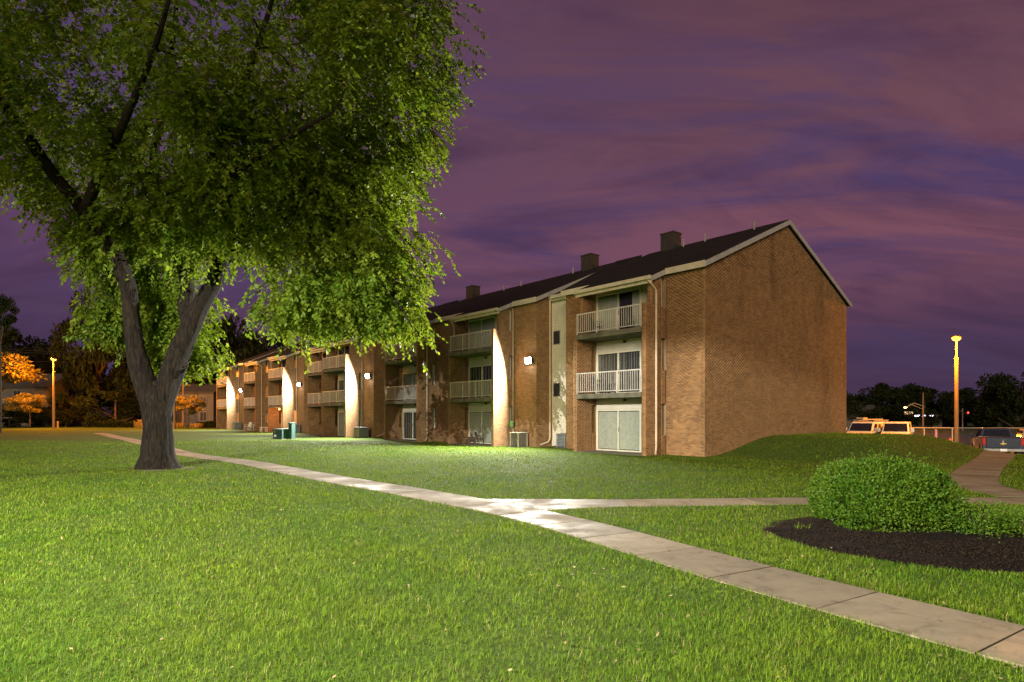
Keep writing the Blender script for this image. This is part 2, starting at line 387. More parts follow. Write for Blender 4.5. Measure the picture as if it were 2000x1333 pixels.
M = dict(
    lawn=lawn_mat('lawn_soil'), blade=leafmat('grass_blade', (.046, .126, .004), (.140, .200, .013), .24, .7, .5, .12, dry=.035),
    slab=concrete_path_mat('path_concrete'), slabdry=concrete_path_mat('path_concrete_dry', 0), asphalt=pmat('asphalt', (.055, .052, .05), (.04, .038, .037), 1.2, .85, .4, 80),
    mulch=pmat('mulch_soil', (.010, .0065, .005), (.005, .0035, .003), 6, .95, .8, 45, spec=.08), chip=pmat('mulch_chip', (.026, .016, .010), (.008, .006, .0045), 25, .95, spec=.08),
    brick=brick_texture_mat('brick_wall'), bpiece=brick_piece_mat('brick_piece'), mortar=mortar_mat('mortar'),
    shingle=shingle_mat('shingles'), fascia=pmat('painted_fascia', (.52, .48, .38), (.40, .36, .28), 3, .6),
    rake=pmat('grey_rake', (.36, .35, .34), (.28, .27, .27), 3, .6), siding=pmat('siding_cream', (.60, .57, .50), (.50, .47, .40), 1.4, .6, .1, 30),
    slabc=pmat('balcony_concrete', (.16, .15, .115), (.07, .07, .055), 2.2, .9, .4, 30), rail=pmat('rail_paint', (.55, .53, .50), (.44, .42, .40), 4, .5),
    frame=pmat('door_frame', (.66, .63, .52), (.56, .53, .43), 4, .5), blind=pmat('blind_fabric', (.64, .64, .58), (.52, .52, .47), 6, .7),
    blindw=pmat('blind_warm', (.55, .44, .34), (.45, .36, .28), 6, .7),
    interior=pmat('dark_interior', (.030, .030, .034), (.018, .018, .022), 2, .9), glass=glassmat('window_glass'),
    chimney=pmat('chimney_metal', (.026, .024, .023), (.018, .017, .016), 3, .8), pipe=pmat('vent_pipe', (.25, .24, .23), None, 3, .7),
    down=pmat('downspout_tan', (.50, .41, .29), (.40, .33, .24), 3, .55), bronze=pmat('fixture_bronze', (.045, .04, .035), None, 5, .5, metal=.4),
    acgrey=pmat('unit_grey', (.20, .22, .24), (.15, .165, .18), 3, .55), acdark=pmat('unit_grille', (.035, .038, .042), None, 6, .6), acbeige=pmat('unit_beige', (.42, .38, .30), None, 4, .55),
    green=pmat('cabinet_green', (.020, .075, .062), (.014, .055, .046), 2, .5), plantpot=pmat('pot_green', (.10, .22, .06), None, 4, .6),
    white=pmat('white_plastic', (.70, .70, .68), (.60, .60, .58), 4, .5), dark=pmat('dark_plastic', (.03, .03, .032), None, 5, .6),
    bark=bark_mat('bark', (.025, .0165, .0095), (.0028, .002, .0015), (.010, .0085, .0042)), bark2=bark_mat('bark_plain', (.10, .075, .055), (.04, .03, .022), (.07, .055, .04)),
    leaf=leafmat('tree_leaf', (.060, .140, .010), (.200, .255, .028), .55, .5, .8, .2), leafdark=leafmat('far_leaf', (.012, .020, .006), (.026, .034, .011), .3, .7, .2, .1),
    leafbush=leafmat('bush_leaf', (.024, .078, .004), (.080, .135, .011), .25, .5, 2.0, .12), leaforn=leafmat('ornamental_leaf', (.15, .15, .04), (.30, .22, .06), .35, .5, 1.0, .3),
    pole=pmat('lamp_pole', (.20, .145, .08), (.16, .115, .065), 2, .7, spec=.1), wood=pmat('weathered_wood', (.16, .11, .075), (.09, .065, .045), 8, .85, .3, 60),
    lensw=emit('flood_lens', (1, .97, .9), 60), lenso=emit('sodium_lens', (1, .44, .08), 3.0), lenso2=emit('far_lamp_lens', (1, .62, .2), 9),
    vwhite=pmat('van_white', (.62, .60, .56), None, 2, .35, coat=.5), vnavy=pmat('truck_paint', (.016, .024, .050), (.012, .018, .04), 2, .3, metal=.3, coat=.8), vbeige=pmat('car_beige', (.42, .36, .27), None, 2, .35, coat=.5),
    vglass=pmat('vehicle_glass', (.012, .013, .016), None, 3, .08, spec=.8), rubber=pmat('rubber', (.018, .018, .018), None, 9, .9), chrome=pmat('chrome', (.45, .45, .46), None, 4, .25, metal=.9),
    redlens=pmat('tail_lens', (.35, .012, .010), None, 6, .25, coat=.6), gold=pmat('gold_badge', (.55, .40, .10), None, 6, .3, metal=.6), clear=pmat('head_lens', (.55, .55, .53), None, 4, .15, coat=.6),
    steel=pmat('galvanised', (.42, .41, .39), (.34, .33, .32), 6, .5, metal=.5), purple=pmat('marker_post', (.40, .24, .36), None, 4, .6), hydrant=pmat('hydrant_paint', (.28, .05, .02), None, 6, .5),
    hwall=pmat('house_siding', (.085, .080, .078), (.065, .062, .06), 1.5, .8), hroof=pmat('house_roof', (.05, .045, .042), None, 2, .9), hwin=pmat('house_window', (.03, .034, .045), None, 2, .15), htrim=pmat('house_trim', (.14, .14, .135), None, 2, .7),
    warmwin=emit('lit_window', (1, .62, .32), 1.1), shop=emit('shop_sign', (.95, .85, 1), 5), red=emit('signal_red', (1, .05, .03), 5), reds=pmat('red_cloth', (.45, .03, .04), None, 5, .7),
    rubbersoil=pmat('tree_dirt', (.09, .062, .038), (.05, .036, .022), 5, .95, .5, 40), curb=pmat('kerb_concrete', (.34, .31, .27), (.26, .24, .2), 2, .85), hay=leafmat('ornamental_grass', (.26, .22, .08), (.36, .28, .10), .4, .6, 1, .2),
)

# ------------------------------------------------------------------ place frame: the facade line and the lie of the land
C0 = (7.42716 * K, 23.7037 * K)
UX, UY = -0.64727957, 0.76225269     # along the facade, leftwards and away
VX, VY = 0.76225269, 0.64727957      # into the building
RZ = math.atan2(-UY, -UX)            # building local x = towards the right-hand end, y = into the building
def sw(X, Y):
    dx, dy = X - C0[0], Y - C0[1]
    return dx * UX + dy * UY, dx * VX + dy * VY
def SW(s, w): return (C0[0] + s * UX + w * VX, C0[1] + s * UY + w * VY)
def ss(x, a, b):
    t = np.clip((x - a) / (b - a), 0, 1); return t * t * (3 - 2 * t)
LOT = -0.78
def gz(X, Y):
    X = np.asarray(X, float); Y = np.asarray(Y, float)
    s, w = sw(X, Y)
    base = .80 * ss(w, .2, 6.2) * ss(s, -7.9, -4.0) * (1 - ss(s, .3, 1.6))
    drop = ss(w, 12.0, 19.5) * (1 - ss(s, 30, 60))
    roll = .035 * np.sin(X * .37 + 1.3) * np.cos(Y * .31) * ss(-w, 1.0, 4.0) * ss(Y, 6, 14)
    return base * (1 - drop) + LOT * drop + roll
def gz1(x, y): return float(gz(x, y))
def G(px, py, z=0.0):
    d = (H - z) * F / (py - HY); return ((px - 1000) / F * d, d)
def AT(px, Y): return (px - 1000) / F * Y
def ZAT(py, Y): return H + (HY - py) * Y / F

# ------------------------------------------------------------------ ground
def build_ground():
    xs = np.concatenate([[-900, -500, -300, -200], np.arange(-150, -40, 5), np.arange(-40, 60, .8), np.arange(60, 150, 5), [200, 300, 500, 900]])
    ys = np.concatenate([[-300, -150, -60], np.arange(-30, 0, 3), np.arange(0, 62, .8), np.arange(62, 160, 4), [200, 300, 500, 900, 1800]])
    Xg, Yg = np.meshgrid(xs, ys); Z = gz(Xg, Yg)
    nx, ny = len(xs), len(ys)
    v = np.stack([Xg, Yg, Z], -1).reshape(-1, 3)
    f = [(j * nx + i, j * nx + i + 1, (j + 1) * nx + i + 1, (j + 1) * nx + i) for j in range(ny - 1) for i in range(nx - 1)]
    me = bpy.data.meshes.new('lawn'); me.from_pydata(v.tolist(), [], f); me.update()
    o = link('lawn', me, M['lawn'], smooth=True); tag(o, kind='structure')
build_ground()

def build_lot():
    """asphalt car park behind the mound, its kerb at the edge"""
    n = 16; top = []
    mb = MB()
    for i in range(41):
        s = -60 + i * 2.6
        for w in (20.2, 80):
            x, y = SW(s, w); mb.v.append((x, y, LOT + .006))
    for i in range(40): mb.f.append((2 * i, 2 * i + 1, 2 * i + 3, 2 * i + 2))
    lot = obj('parking_lot', mb, M['asphalt']); tag(lot, kind='structure')
    for i in range(34):
        s = -40 + i * 2.5
        if -9.5 < s < -6.0: continue
        k = MB(); a = SW(s, 20.0); b = SW(s + 2.49, 20.0); c = SW(s + 2.49, 20.2); d = SW(s, 20.2)
        k.hexa([(*q, LOT - .05) for q in (a, b, c, d)], [(*q, LOT + .13) for q in (a, b, c, d)])
        obj('kerb_stone', k, M['curb'], lot)
build_lot()

# main path edges measured on the photograph (left edge), 1.03 m wide, then the two side paths
W0 = 1.03
left_edge = [(3.05, 3.3), (2.62, 4.6), G(1418, 1141.5), G(1264, 1094), G(1152, 1057.5), G(970, 1005), G(820, 975), G(635, 942), G(470, 907), G(350, 890), G(270, 868), G(180, 846)]
left_edge[0] = (left_edge[2][0] + 2.55, left_edge[2][1] - 3.9); left_edge[1] = (left_edge[2][0] + 1.15, left_edge[2][1] - 1.85)
def smooth_line(pts, step):
    P = np.array(pts, float); out = [P[0]]
    seg = []
    for i in range(len(P) - 1):
        p0, p1, p2, p3 = P[max(i - 1, 0)], P[i], P[i + 1], P[min(i + 2, len(P) - 1)]
        for t in np.linspace(0, 1, 24, endpoint=False):
            seg.append(.5 * ((2 * p1) + (-p0 + p2) * t + (2 * p0 - 5 * p1 + 4 * p2 - p3) * t * t + (-p0 + 3 * p1 - 3 * p2 + p3) * t ** 3))
    seg.append(P[-1]); seg = np.array(seg)
    d = np.concatenate([[0], np.cumsum(np.linalg.norm(np.diff(seg, axis=0), axis=1))])
    n = max(1, round(d[-1] / step)); q = np.linspace(0, d[-1], n + 1)
    return np.stack([np.interp(q, d, seg[:, 0]), np.interp(q, d, seg[:, 1])], -1)
def normals(P):
    d = np.gradient(P, axis=0); d /= np.linalg.norm(d, axis=1)[:, None]
    return np.stack([d[:, 1], -d[:, 0]], -1)       # to the right of travel
LE = smooth_line(left_edge, 1.22)
center_main = LE + normals(LE) * W0 / 2
JX = [G(1000, 992), (1.6, 12.45), G(1120, 979), G(1350, 981), G(1580, 982), (9.6, 12.25), (12.5, 12.3), (18, 12.2), (24, 12.0)]
center_cross = smooth_line([(2.3, 12.41), (3.4, 12.46), (5.0, 12.50), (7.5, 12.42), (10.0, 12.4), (13.0, 12.4), (18, 12.3), (24, 12.1)], 1.25)
center_right = smooth_line([(10.9, 13.0), (11.5, 15.2), (12.9, 17.2), (16.0, 20.9), (19.2, 24.5), (21.85, 27.6), (24.4, 30.4)], 1.25)
PATHS = [(center_main, W0), (center_cross, .98), (center_right, 1.15)]

def build_path(cl, width, label_root, dz, joint=.014, mat='slab'):
    root = bpy.data.objects.new('path', None); COL.objects.link(root); tag(root, kind='structure')
    N = normals(cl)
    for i in range(len(cl) - 1):
        a, b = cl[i], cl[i + 1]; d = (b - a) / np.linalg.norm(b - a)
        j = joint * (1.8 if rng.random() < .12 else 1)
        a = a + d * j / 2; b = b - d * j / 2
        h = dz + rng.normal(0, .002); tl = rng.normal(0, .0015, 4)
        q = [a - N[i] * width / 2, b - N[i + 1] * width / 2, b + N[i + 1] * width / 2, a + N[i] * width / 2]
        zt = [gz1(*p) + .016 + h + e for p, e in zip(q, tl)]
        m = MB(); m.hexa([(p[0], p[1], z - .12) for p, z in zip(q, zt)], [(p[0], p[1], z) for p, z in zip(q, zt)])
        # keep faces outward whichever way the quad winds
        o = obj('concrete_slab', m, M[mat], root, bevel=.006)
    return root
build_path(center_main, W0, 'main', .0)
build_path(center_cross, .98, 'cross', -.006, mat='slabdry')
build_path(center_right, 1.15, 'right', -.003, mat='slabdry')
def apron():
    q = [(.68, 11.40), (1.25, 11.70), (2.285, 11.93), (2.285, 12.89), (.9, 12.92), (-.60, 12.95)]
    root = bpy.data.objects.new('path', None); COL.objects.link(root); tag(root, kind='structure')
    obj('concrete_slab', MB().add([(x, y, gz1(x, y) - .1) for x, y in q] + [(x, y, gz1(x, y) + .013) for x, y in q], [(5, 4, 3, 2, 1, 0), (6, 7, 8, 9, 10, 11)] + [(i, (i + 1) % 6, 6 + (i + 1) % 6, 6 + i) for i in range(6)]), M['slab'], root)
    return q
APRON = apron()

BED = [(x * K, y * K) for x, y in [(3.50, 8.61), (3.48, 8.0), (3.62, 7.35), (3.86, 6.95), (4.15, 6.60), (4.6, 6.30), (5.16, 6.20), (6.2, 6.2), (7.6, 6.6), (8.6, 7.6), (8.4, 8.8), (7.4, 9.4), (6, 9.75), (4.64, 9.62), (3.95, 9.25)]]
def in_poly(X, Y, poly):
    r = np.zeros(np.shape(X), bool); n = len(poly)
    for i in range(n):
        x1, y1 = poly[i]; x2, y2 = poly[(i + 1) % n]
        c = ((y1 > Y) != (y2 > Y)) & (X < (x2 - x1) * (Y - y1) / (y2 - y1 + 1e-12) + x1)
        r ^= c
    return r
def dist_line(X, Y, P):
    d = np.full(np.shape(X), 1e9)
    for i in range(len(P) - 1):
        ax, ay = P[i]; bx, by = P[i + 1]; vx, vy = bx - ax, by - ay
        t = np.clip(((X - ax) * vx + (Y - ay) * vy) / (vx * vx + vy * vy), 0, 1)
        d = np.minimum(d, np.hypot(X - ax - t * vx, Y - ay - t * vy))
    return d

TREE = G(310, 915)
BLOCKS = [  # s0, s1, setback of the front wall (t), bays (outer faces of the two fin walls); all in measured units, times K
    (0.0, 7.48, 0.0, [(1.77, 5.69)]),
    (9.56, 24.62, 0.0, [(11.34, 15.45), (18.65, 22.83)]),
    (26.82, 33.2, 0.0, [(28.52, 32.80)]),
    (33.2, 39.75, -0.9, [(34.0, 37.95)]),
    (41.94, 56.9, -0.9, [(43.55, 47.60), (51.25, 55.15)]),
    (59.3, 65.6, -0.9, [(61.1, 65.40)]),
]
DF = 1.35
def build_grass():
    def sample(y0, y1, n):
        Y = y0 + (y1 - y0) * rng.random(n); half = .835 * Y + 1.6 + .04 * Y
        X = (rng.random(n) * 2 - 1) * half; return X, Y
    Vs = []
    bands = [(2.9, 4, 5200), (4, 5, 4400), (5, 6.5, 3300), (6.5, 8.5, 2200), (8.5, 11, 1350), (11, 15, 760), (15, 20, 400), (20, 28, 200), (28, 42, 80)]
    for (y0, y1, den) in bands:
        ym = (y0 + y1) / 2; area = (y1 - y0) * 2 * (.875 * ym + 1.6); n = int(area * den)
        X, Y = sample(y0, y1, n)
        ok = np.ones(n, bool)
        for P, wd in PATHS: ok &= dist_line(X, Y, P) > wd / 2 - .012 + .045 * rng.random(n)
        ok &= ~in_poly(X, Y, BED) & ~in_poly(X, Y, APRON)
        s, w = sw(X, Y)
        for (a, b, t0, bays) in BLOCKS:
            ok &= ~((s > a * K - .05) & (s < b * K + .05) & (w > -t0 * K - .12) & (w < 16))
            for (r, l) in bays: ok &= ~((s > r * K - .06) & (s < l * K + .06) & (w > -(t0 + DF) * K - .12) & (w < 3))
        ok &= ~((s > 0) & (s < 70) & (w > 1.3 * K))
        ok &= np.hypot(X - TREE[0], Y - TREE[1]) > .62 + .25 * rng.random(n)
        ok &= w < 20
        # thinner, drier patches
        patch = np.sin(X * 1.7 + 2 * np.sin(Y * .9)) * np.cos(Y * 1.3 + X * .5)
        ok &= rng.random(n) < (.85 + .15 * patch)
        X, Y = X[ok], Y[ok]; n = len(X); patch = patch[ok]
        Z = gz(X, Y)
        L = (.046 + .030 * rng.random(n)) * (1 + .18 * patch) * (1.0 + .004 * ym)
        wd = (.0022 + .0019 * rng.random(n)) * max(1, (ym / 4.6) ** .95)
        ed = np.minimum.reduce([np.abs(dist_line(X, Y, P) - wd_ / 2) for P, wd_ in PATHS]); L = L * np.where(ed < .09, 1.0 + .45 * rng.random(n), 1.0)
        a = rng.random(n) * 2 * math.pi
        lean = .35 + 1.15 * rng.random(n)
        dx, dy = np.cos(a), np.sin(a)
        b = a + math.pi / 2 + rng.normal(0, .5, n); sx, sy = np.cos(b) * wd / 2, np.sin(b) * wd / 2
        hm = L * (.60 - .16 * lean); om = L * .26 * lean; ht = L * (.98 - .50 * lean); ot = L * .80 * lean
        P = np.empty((n, 5, 3), np.float32)
        P[:, 0] = np.stack([X - sx, Y - sy, Z - .005], -1); P[:, 1] = np.stack([X + sx, Y + sy, Z - .005], -1)
        mx, my = X + dx * om, Y + dy * om
        P[:, 2] = np.stack([mx - sx * .8, my - sy * .8, Z + hm], -1); P[:, 3] = np.stack([mx + sx * .8, my + sy * .8, Z + hm], -1)
        P[:, 4] = np.stack([X + dx * ot, Y + dy * ot, Z + ht], -1)
        Vs.append(P.reshape(-1, 3))
    me = np_mesh('grass', np.concatenate(Vs), 5, 'blade')
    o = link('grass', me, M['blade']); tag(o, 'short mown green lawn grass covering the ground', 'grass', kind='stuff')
    return len(me.polygons)
build_grass()

# ------------------------------------------------------------------ the long brick apartment building
bld = thing('apartment_building', 'long three storey brick apartment building with balconies and a blank gable end', 'building', (C0[0], C0[1], 0), RZ)
def bb(mb, s0, s1, t0, t1, z0, z1):      # box from facade units
    return mb.box(-s1 * K, -s0 * K, -t1 * K, -t0 * K, z0 * K, z1 * K)
DEPTH, RIDGE_T, RIDGE_Z, EAVE_Z = 13.35, 6.65, 10.38, 7.50
SLOPE = (RIDGE_Z - EAVE_Z) / RIDGE_T
FL = [0.0, 2.53, 5.12]          # floor levels
FIN = .19
ND = 0
MESH = {}
def shared(key, fn):
    if key not in MESH: MESH[key] = fn()
    return MESH[key]

def body(s0, s1, t0, mat, name='wall'):
    """solid of one block: gabled profile extruded along the row"""
    w0 = -t0
    prof = [((w0) * K, -1.0), ((w0 + DEPTH) * K, -1.0), ((w0 + DEPTH) * K, EAVE_Z * K), ((w0 + RIDGE_T) * K, RIDGE_Z * K), (w0 * K, EAVE_Z * K)]
    m = MB().prism(prof, -s1 * K, -s0 * K, 'x')
    return obj(name, m, mat, bld)

def roof(s0, s1, t0, bays, ov=.14):
    w0 = -t0; th = .13; m = MB()
    def sl(a, b, wf, wb):          # sloping slab between depths, over s range
        zf = EAVE_Z + SLOPE * (wf - w0); zb = EAVE_Z + SLOPE * (wb - w0)
        m.prism([(wf * K, (zf + .01) * K), (wb * K, (zb + .01) * K), (wb * K, (zb + th) * K), (wf * K, (zf + th) * K)], -b * K, -a * K, 'x')
    sl(s0 - ov, s1 + ov, w0 - .16, w0 + RIDGE_T)
    wb = w0 + RIDGE_T; we = w0 + DEPTH + .25; zb = RIDGE_Z; ze = RIDGE_Z - SLOPE * (we - wb)
    m.prism([(wb * K, (zb + .01) * K), (we * K, (ze + .01) * K), (we * K, (ze + th) * K), (wb * K, (zb + th) * K)], -(s1 + ov) * K, -(s0 - ov) * K, 'x')
    for (r, l) in bays: sl(r - .10, l + .10, w0 - 1.12, w0 - .162)
    ro = obj('roof', m, M['shingle'], bld)
    # rake boards on both ends, eave boards and gutters
    for sgn, sx in ((-1, s0 - ov), (1, s1 + ov)):
        a, b = (sx - .05, sx - .004) if sgn < 0 else (sx + .004, sx + .05)
        for (wf, wbk, zf, zbk) in ((w0 - .18, w0 + RIDGE_T, EAVE_Z - SLOPE * .18, RIDGE_Z), (w0 + RIDGE_T, we, RIDGE_Z, ze)):
            k = MB().prism([(wf * K, (zf - .11) * K), (wbk * K, (zbk - .11) * K), (wbk * K, (zbk + .10) * K), (wf * K, (zf + .10) * K)], -b * K, -a * K, 'x')
            obj('rake_board', k, M['rake'], ro)
    edges = []; cur = s0 - ov
    for (r, l) in bays:
        edges.append((cur, r - .11)); cur = l + .11
    edges.append((cur, s1 + ov))
    for (a, b) in edges:
        if b - a < .2: continue
        k = MB(); bb(k, a, b, t0 + .163, t0 + .215, EAVE_Z - .20, EAVE_Z + .045); obj('eave_board', k, M['fascia'], ro)
    for (r, l) in bays:
        zf = EAVE_Z - SLOPE * 1.12
        k = MB(); bb(k, r - .12, l + .12, t0 + 1.125, t0 + 1.24, zf - .03, zf + .125); obj('gutter', k, M['fascia'], ro, bevel=.012)
        k = MB(); bb(k, r - .10, l + .10, t0 + 1.05, t0 + 1.12, zf - .16, zf - .005); obj('eave_board', k, M['fascia'], ro)
        for sx in (r - .105, l + .105):
            k = MB().prism([((w0 - 1.12) * K, (zf - .10) * K), ((w0 - .2) * K, (EAVE_Z - SLOPE * .2 - .10) * K), ((w0 - .2) * K, (EAVE_Z - SLOPE * .2 + .10) * K), ((w0 - 1.12) * K, (zf + .10) * K)], -(sx + .024) * K, -(sx - .024) * K, 'x')
            obj('rake_board', k, M['rake'], ro)
    return ro

def slot_fin(s0, s1, t0, mat, name='fin_wall'):
    """fin wall beside a balcony: three through slots near the wall, front set back on the top storey"""
    SL = (.02, .33)     # slot depth range measured from the wall
    m = MB(); tA, tS, tF, tU = t0 - .02, t0 + SL[1], t0 + DF, t0 + .98
    zs = [(.80, 2.07), (3.46, 4.72), (6.02, 7.22)]
    bb(m, s0, s1, tS, tF, -1.0, 6.06)                     # front part to the top parapet
    bb(m, s0, s1, tS, tU, 6.06, EAVE_Z - SLOPE * 1.0 + .02)
    m.prism([(-tS * K, (EAVE_Z - SLOPE * 1.0 + .02) * K), (-tU * K, (EAVE_Z - SLOPE * 1.0 + .02) * K), (-tS * K, (EAVE_Z - SLOPE * .345) * K)], -s1 * K, -s0 * K, 'x')
    zc = -1.0
    for (a, b) in zs + [(EAVE_Z - SLOPE * .33, None)]:
        bb(m, s0, s1, t0 - .02, tS, zc, a); zc = b
    return obj(name, m, mat, bld)

def sliding_door(s0, s1, t, z0, z1, panels, blind='blind', style=0, openp=()):
    fr = MB(); w = .055
    bb(fr, s0, s1, t, t + .085, z1 - .065, z1); bb(fr, s0, s1, t, t + .085, z0, z0 + .06)
    edges = np.linspace(s0, s1, panels + 1)
    for i, e in enumerate(edges):
        a = min(max(e - w / 2, s0), s1 - w); bb(fr, a, a + w, t + .001, t + .087, z0 + .0601, z1 - .0651)
    o = obj('sliding_door', fr, M['frame'], bld)
    bk = MB(); bb(bk, s0 + .03, s1 - .03, t - .012, t - .002, z0 + .03, z1 - .03); obj('dark_room_sheet', bk, M['interior'], o)  # near-black sheet: the unlit room's shade is put into its colour
    for i in range(panels):
        a, b = edges[i] + w / 2, edges[i + 1] - w / 2
        if i == 0: a = edges[0] + w
        if i == panels - 1: b = edges[-1] - w
        g = MB(); bb(g, a, b, t + .055, t + .062, z0 + .061, z1 - .066); obj('pane', g, M['glass'], o)
        if i in openp: continue
        n = max(3, int((b - a) / .085)); pit = (b - a) / n
        key = ('slat', round(z1 - z0, 3))
        def mk():
            q = MB(); q.box(-.036 * K, .036 * K, -.004, .004, (z0 + .09) * K, (z1 - .1) * K); return q.mesh('blind_slat')
        me = shared(key + (z0,), mk)
        for k in range(n):
            u_ = (k + .5) / n
            if style == 1 and i == 0 and u_ > .42: continue           # one panel drawn half open
            if style == 3 and (u_ * 7.3 + i * 2.1) % 1.7 > 1.15: continue
            ang = {0: 16, 1: 30, 2: -58, 3: -30}[style] + (9 if style else 6) * rng.normal()
            link('blind_slat', me, M[blind], o, loc=(-(a + u_ * (b - a)) * K, -(t + .025) * K, 0), rot=(0, 0, math.radians(ang)))
    h = MB(); sm = edges[panels // 2]; bb(h, sm - .06, sm - .035, t + .088, t + .105, z0 + .85, z0 + 1.05); obj('handle', h, M['dark'], o)
    return o

NBAL = 0
def balcony(s0, s1, t0, zf, individual=True):
    """concrete slab with a painted metal railing; s0,s1 inner faces of the fins"""
    global NBAL
    m = MB(); tf = t0 + DF
    bb(m, s0 + .003, s1 - .003, t0 + .02, tf + .05, zf - .20, zf)
    o = obj('balcony', m, M['slabc'], bld, bevel=.01)
    tr = tf - .02
    k = MB(); bb(k, s0 + .004, s1 - .004, tr - .022, tr + .022, zf + .88, zf + .925); obj('top_rail', k, M['rail'], o)
    k = MB(); bb(k, s0 + .004, s1 - .004, tr - .014, tr + .014, zf + .085, zf + .115); obj('bottom_rail', k, M['rail'], o)
    for q in (s0 + .022, s0 + .022 + (s1 - s0 - .044) * .36, s0 + .022 + (s1 - s0 - .044) * .68, s1 - .022):
        k = MB(); bb(k, q - .018, q + .018, tr - .018, tr + .018, zf + .002, zf + .88); obj('post', k, M['rail'], o)
    n = int((s1 - s0) / .112); pit = (s1 - s0) / n
    if individual:
        me = shared('baluster', lambda: MB().box(-.009 * K, .009 * K, -.009 * K, .009 * K, .115 * K, .88 * K).mesh('baluster'))
        for i in range(1, n): link('baluster', me, M['rail'], o, loc=(-(s0 + i * pit) * K, -tr * K, zf * K)); NBAL += 1
    else:
        a = MB()
        for i in range(1, n): bb(a, s0 + i * pit - .009, s0 + i * pit + .009, tr - .009, tr + .009, zf + .115, zf + .88)
        tag(obj('baluster', a, M['rail'], o), kind='stuff')
    return o

def siding(s0, s1, t, z0, z1, name='siding', individual=True, pitch=.155):
    m = MB(); bb(m, s0, s1, t, t + .02, z0, z1)
    o = obj(name, m, M['siding'], bld)
    n = max(1, round((z1 - z0) / pitch)); p = (z1 - z0) / n
    def board():
        q = MB(); L = (s1 - s0) * K
        q.prism([(-.0205 * K, 0), (-.040 * K, .003), (-.026 * K, p * K - .006), (-.0205 * K, p * K - .006)], -L, 0, 'x'); return q.mesh('siding_board')
    me = shared(('board', round(s1 - s0, 3), round(p, 4)), board)
    for i in range(n): link('siding_board', me, M['siding'], o, loc=(-s0 * K, -t * K, (z0 + i * p) * K))
    return o

def downspout(pts, r=.045, parent=None):
    m = MB().tube([(-s * K, -t * K, z * K) for (s, t, z) in pts], r * K, 8)
    o = obj('downspout', m, M['down'], parent or bld, smooth=False)
    return o

# bricks as pieces on the nearest block
PB_W, PB_H = .215, .072
def brick_boxes(x0, x1, z0, z1, clip=None, phase=0.0):
    """running bond over a face of real-metre coordinates (a along the face, z up)"""
    out = []
    rows = int((z1 - z0) / PB_H)
    for r in range(rows):
        za = z0 + r * PB_H + .004; zb = za + PB_H - .0085
        a = x0 - (PB_W / 2 if r % 2 else 0) + phase
        while a < x1 - .02:
            p, q = max(a + .004, x0 + .001), min(a + PB_W - .0045, x1 - .001)
            if q - p > .03 and (clip is None or clip((p + q) / 2, zb)): out.append((p, q, za, zb))
            a += PB_W
    return np.array(out)
PROUD = .0035
def brick_face(boxes, kind, pos):
    """kind 'front': a is local x, face looks to -y at y=pos; 'side': a is local y, face looks to +x at x=pos"""
    n = len(boxes); p = PROUD + rng.normal(0, .0014, n).clip(-.003, .003)
    if kind == 'front':
        arr = np.stack([boxes[:, 0], boxes[:, 1], pos - p, np.full(n, pos + .01), boxes[:, 2], boxes[:, 3]], -1)
    else:
        arr = np.stack([np.full(n, pos - .01), pos + p, boxes[:, 0], boxes[:, 1], boxes[:, 2], boxes[:, 3]], -1)
    return boxes_np(arr)

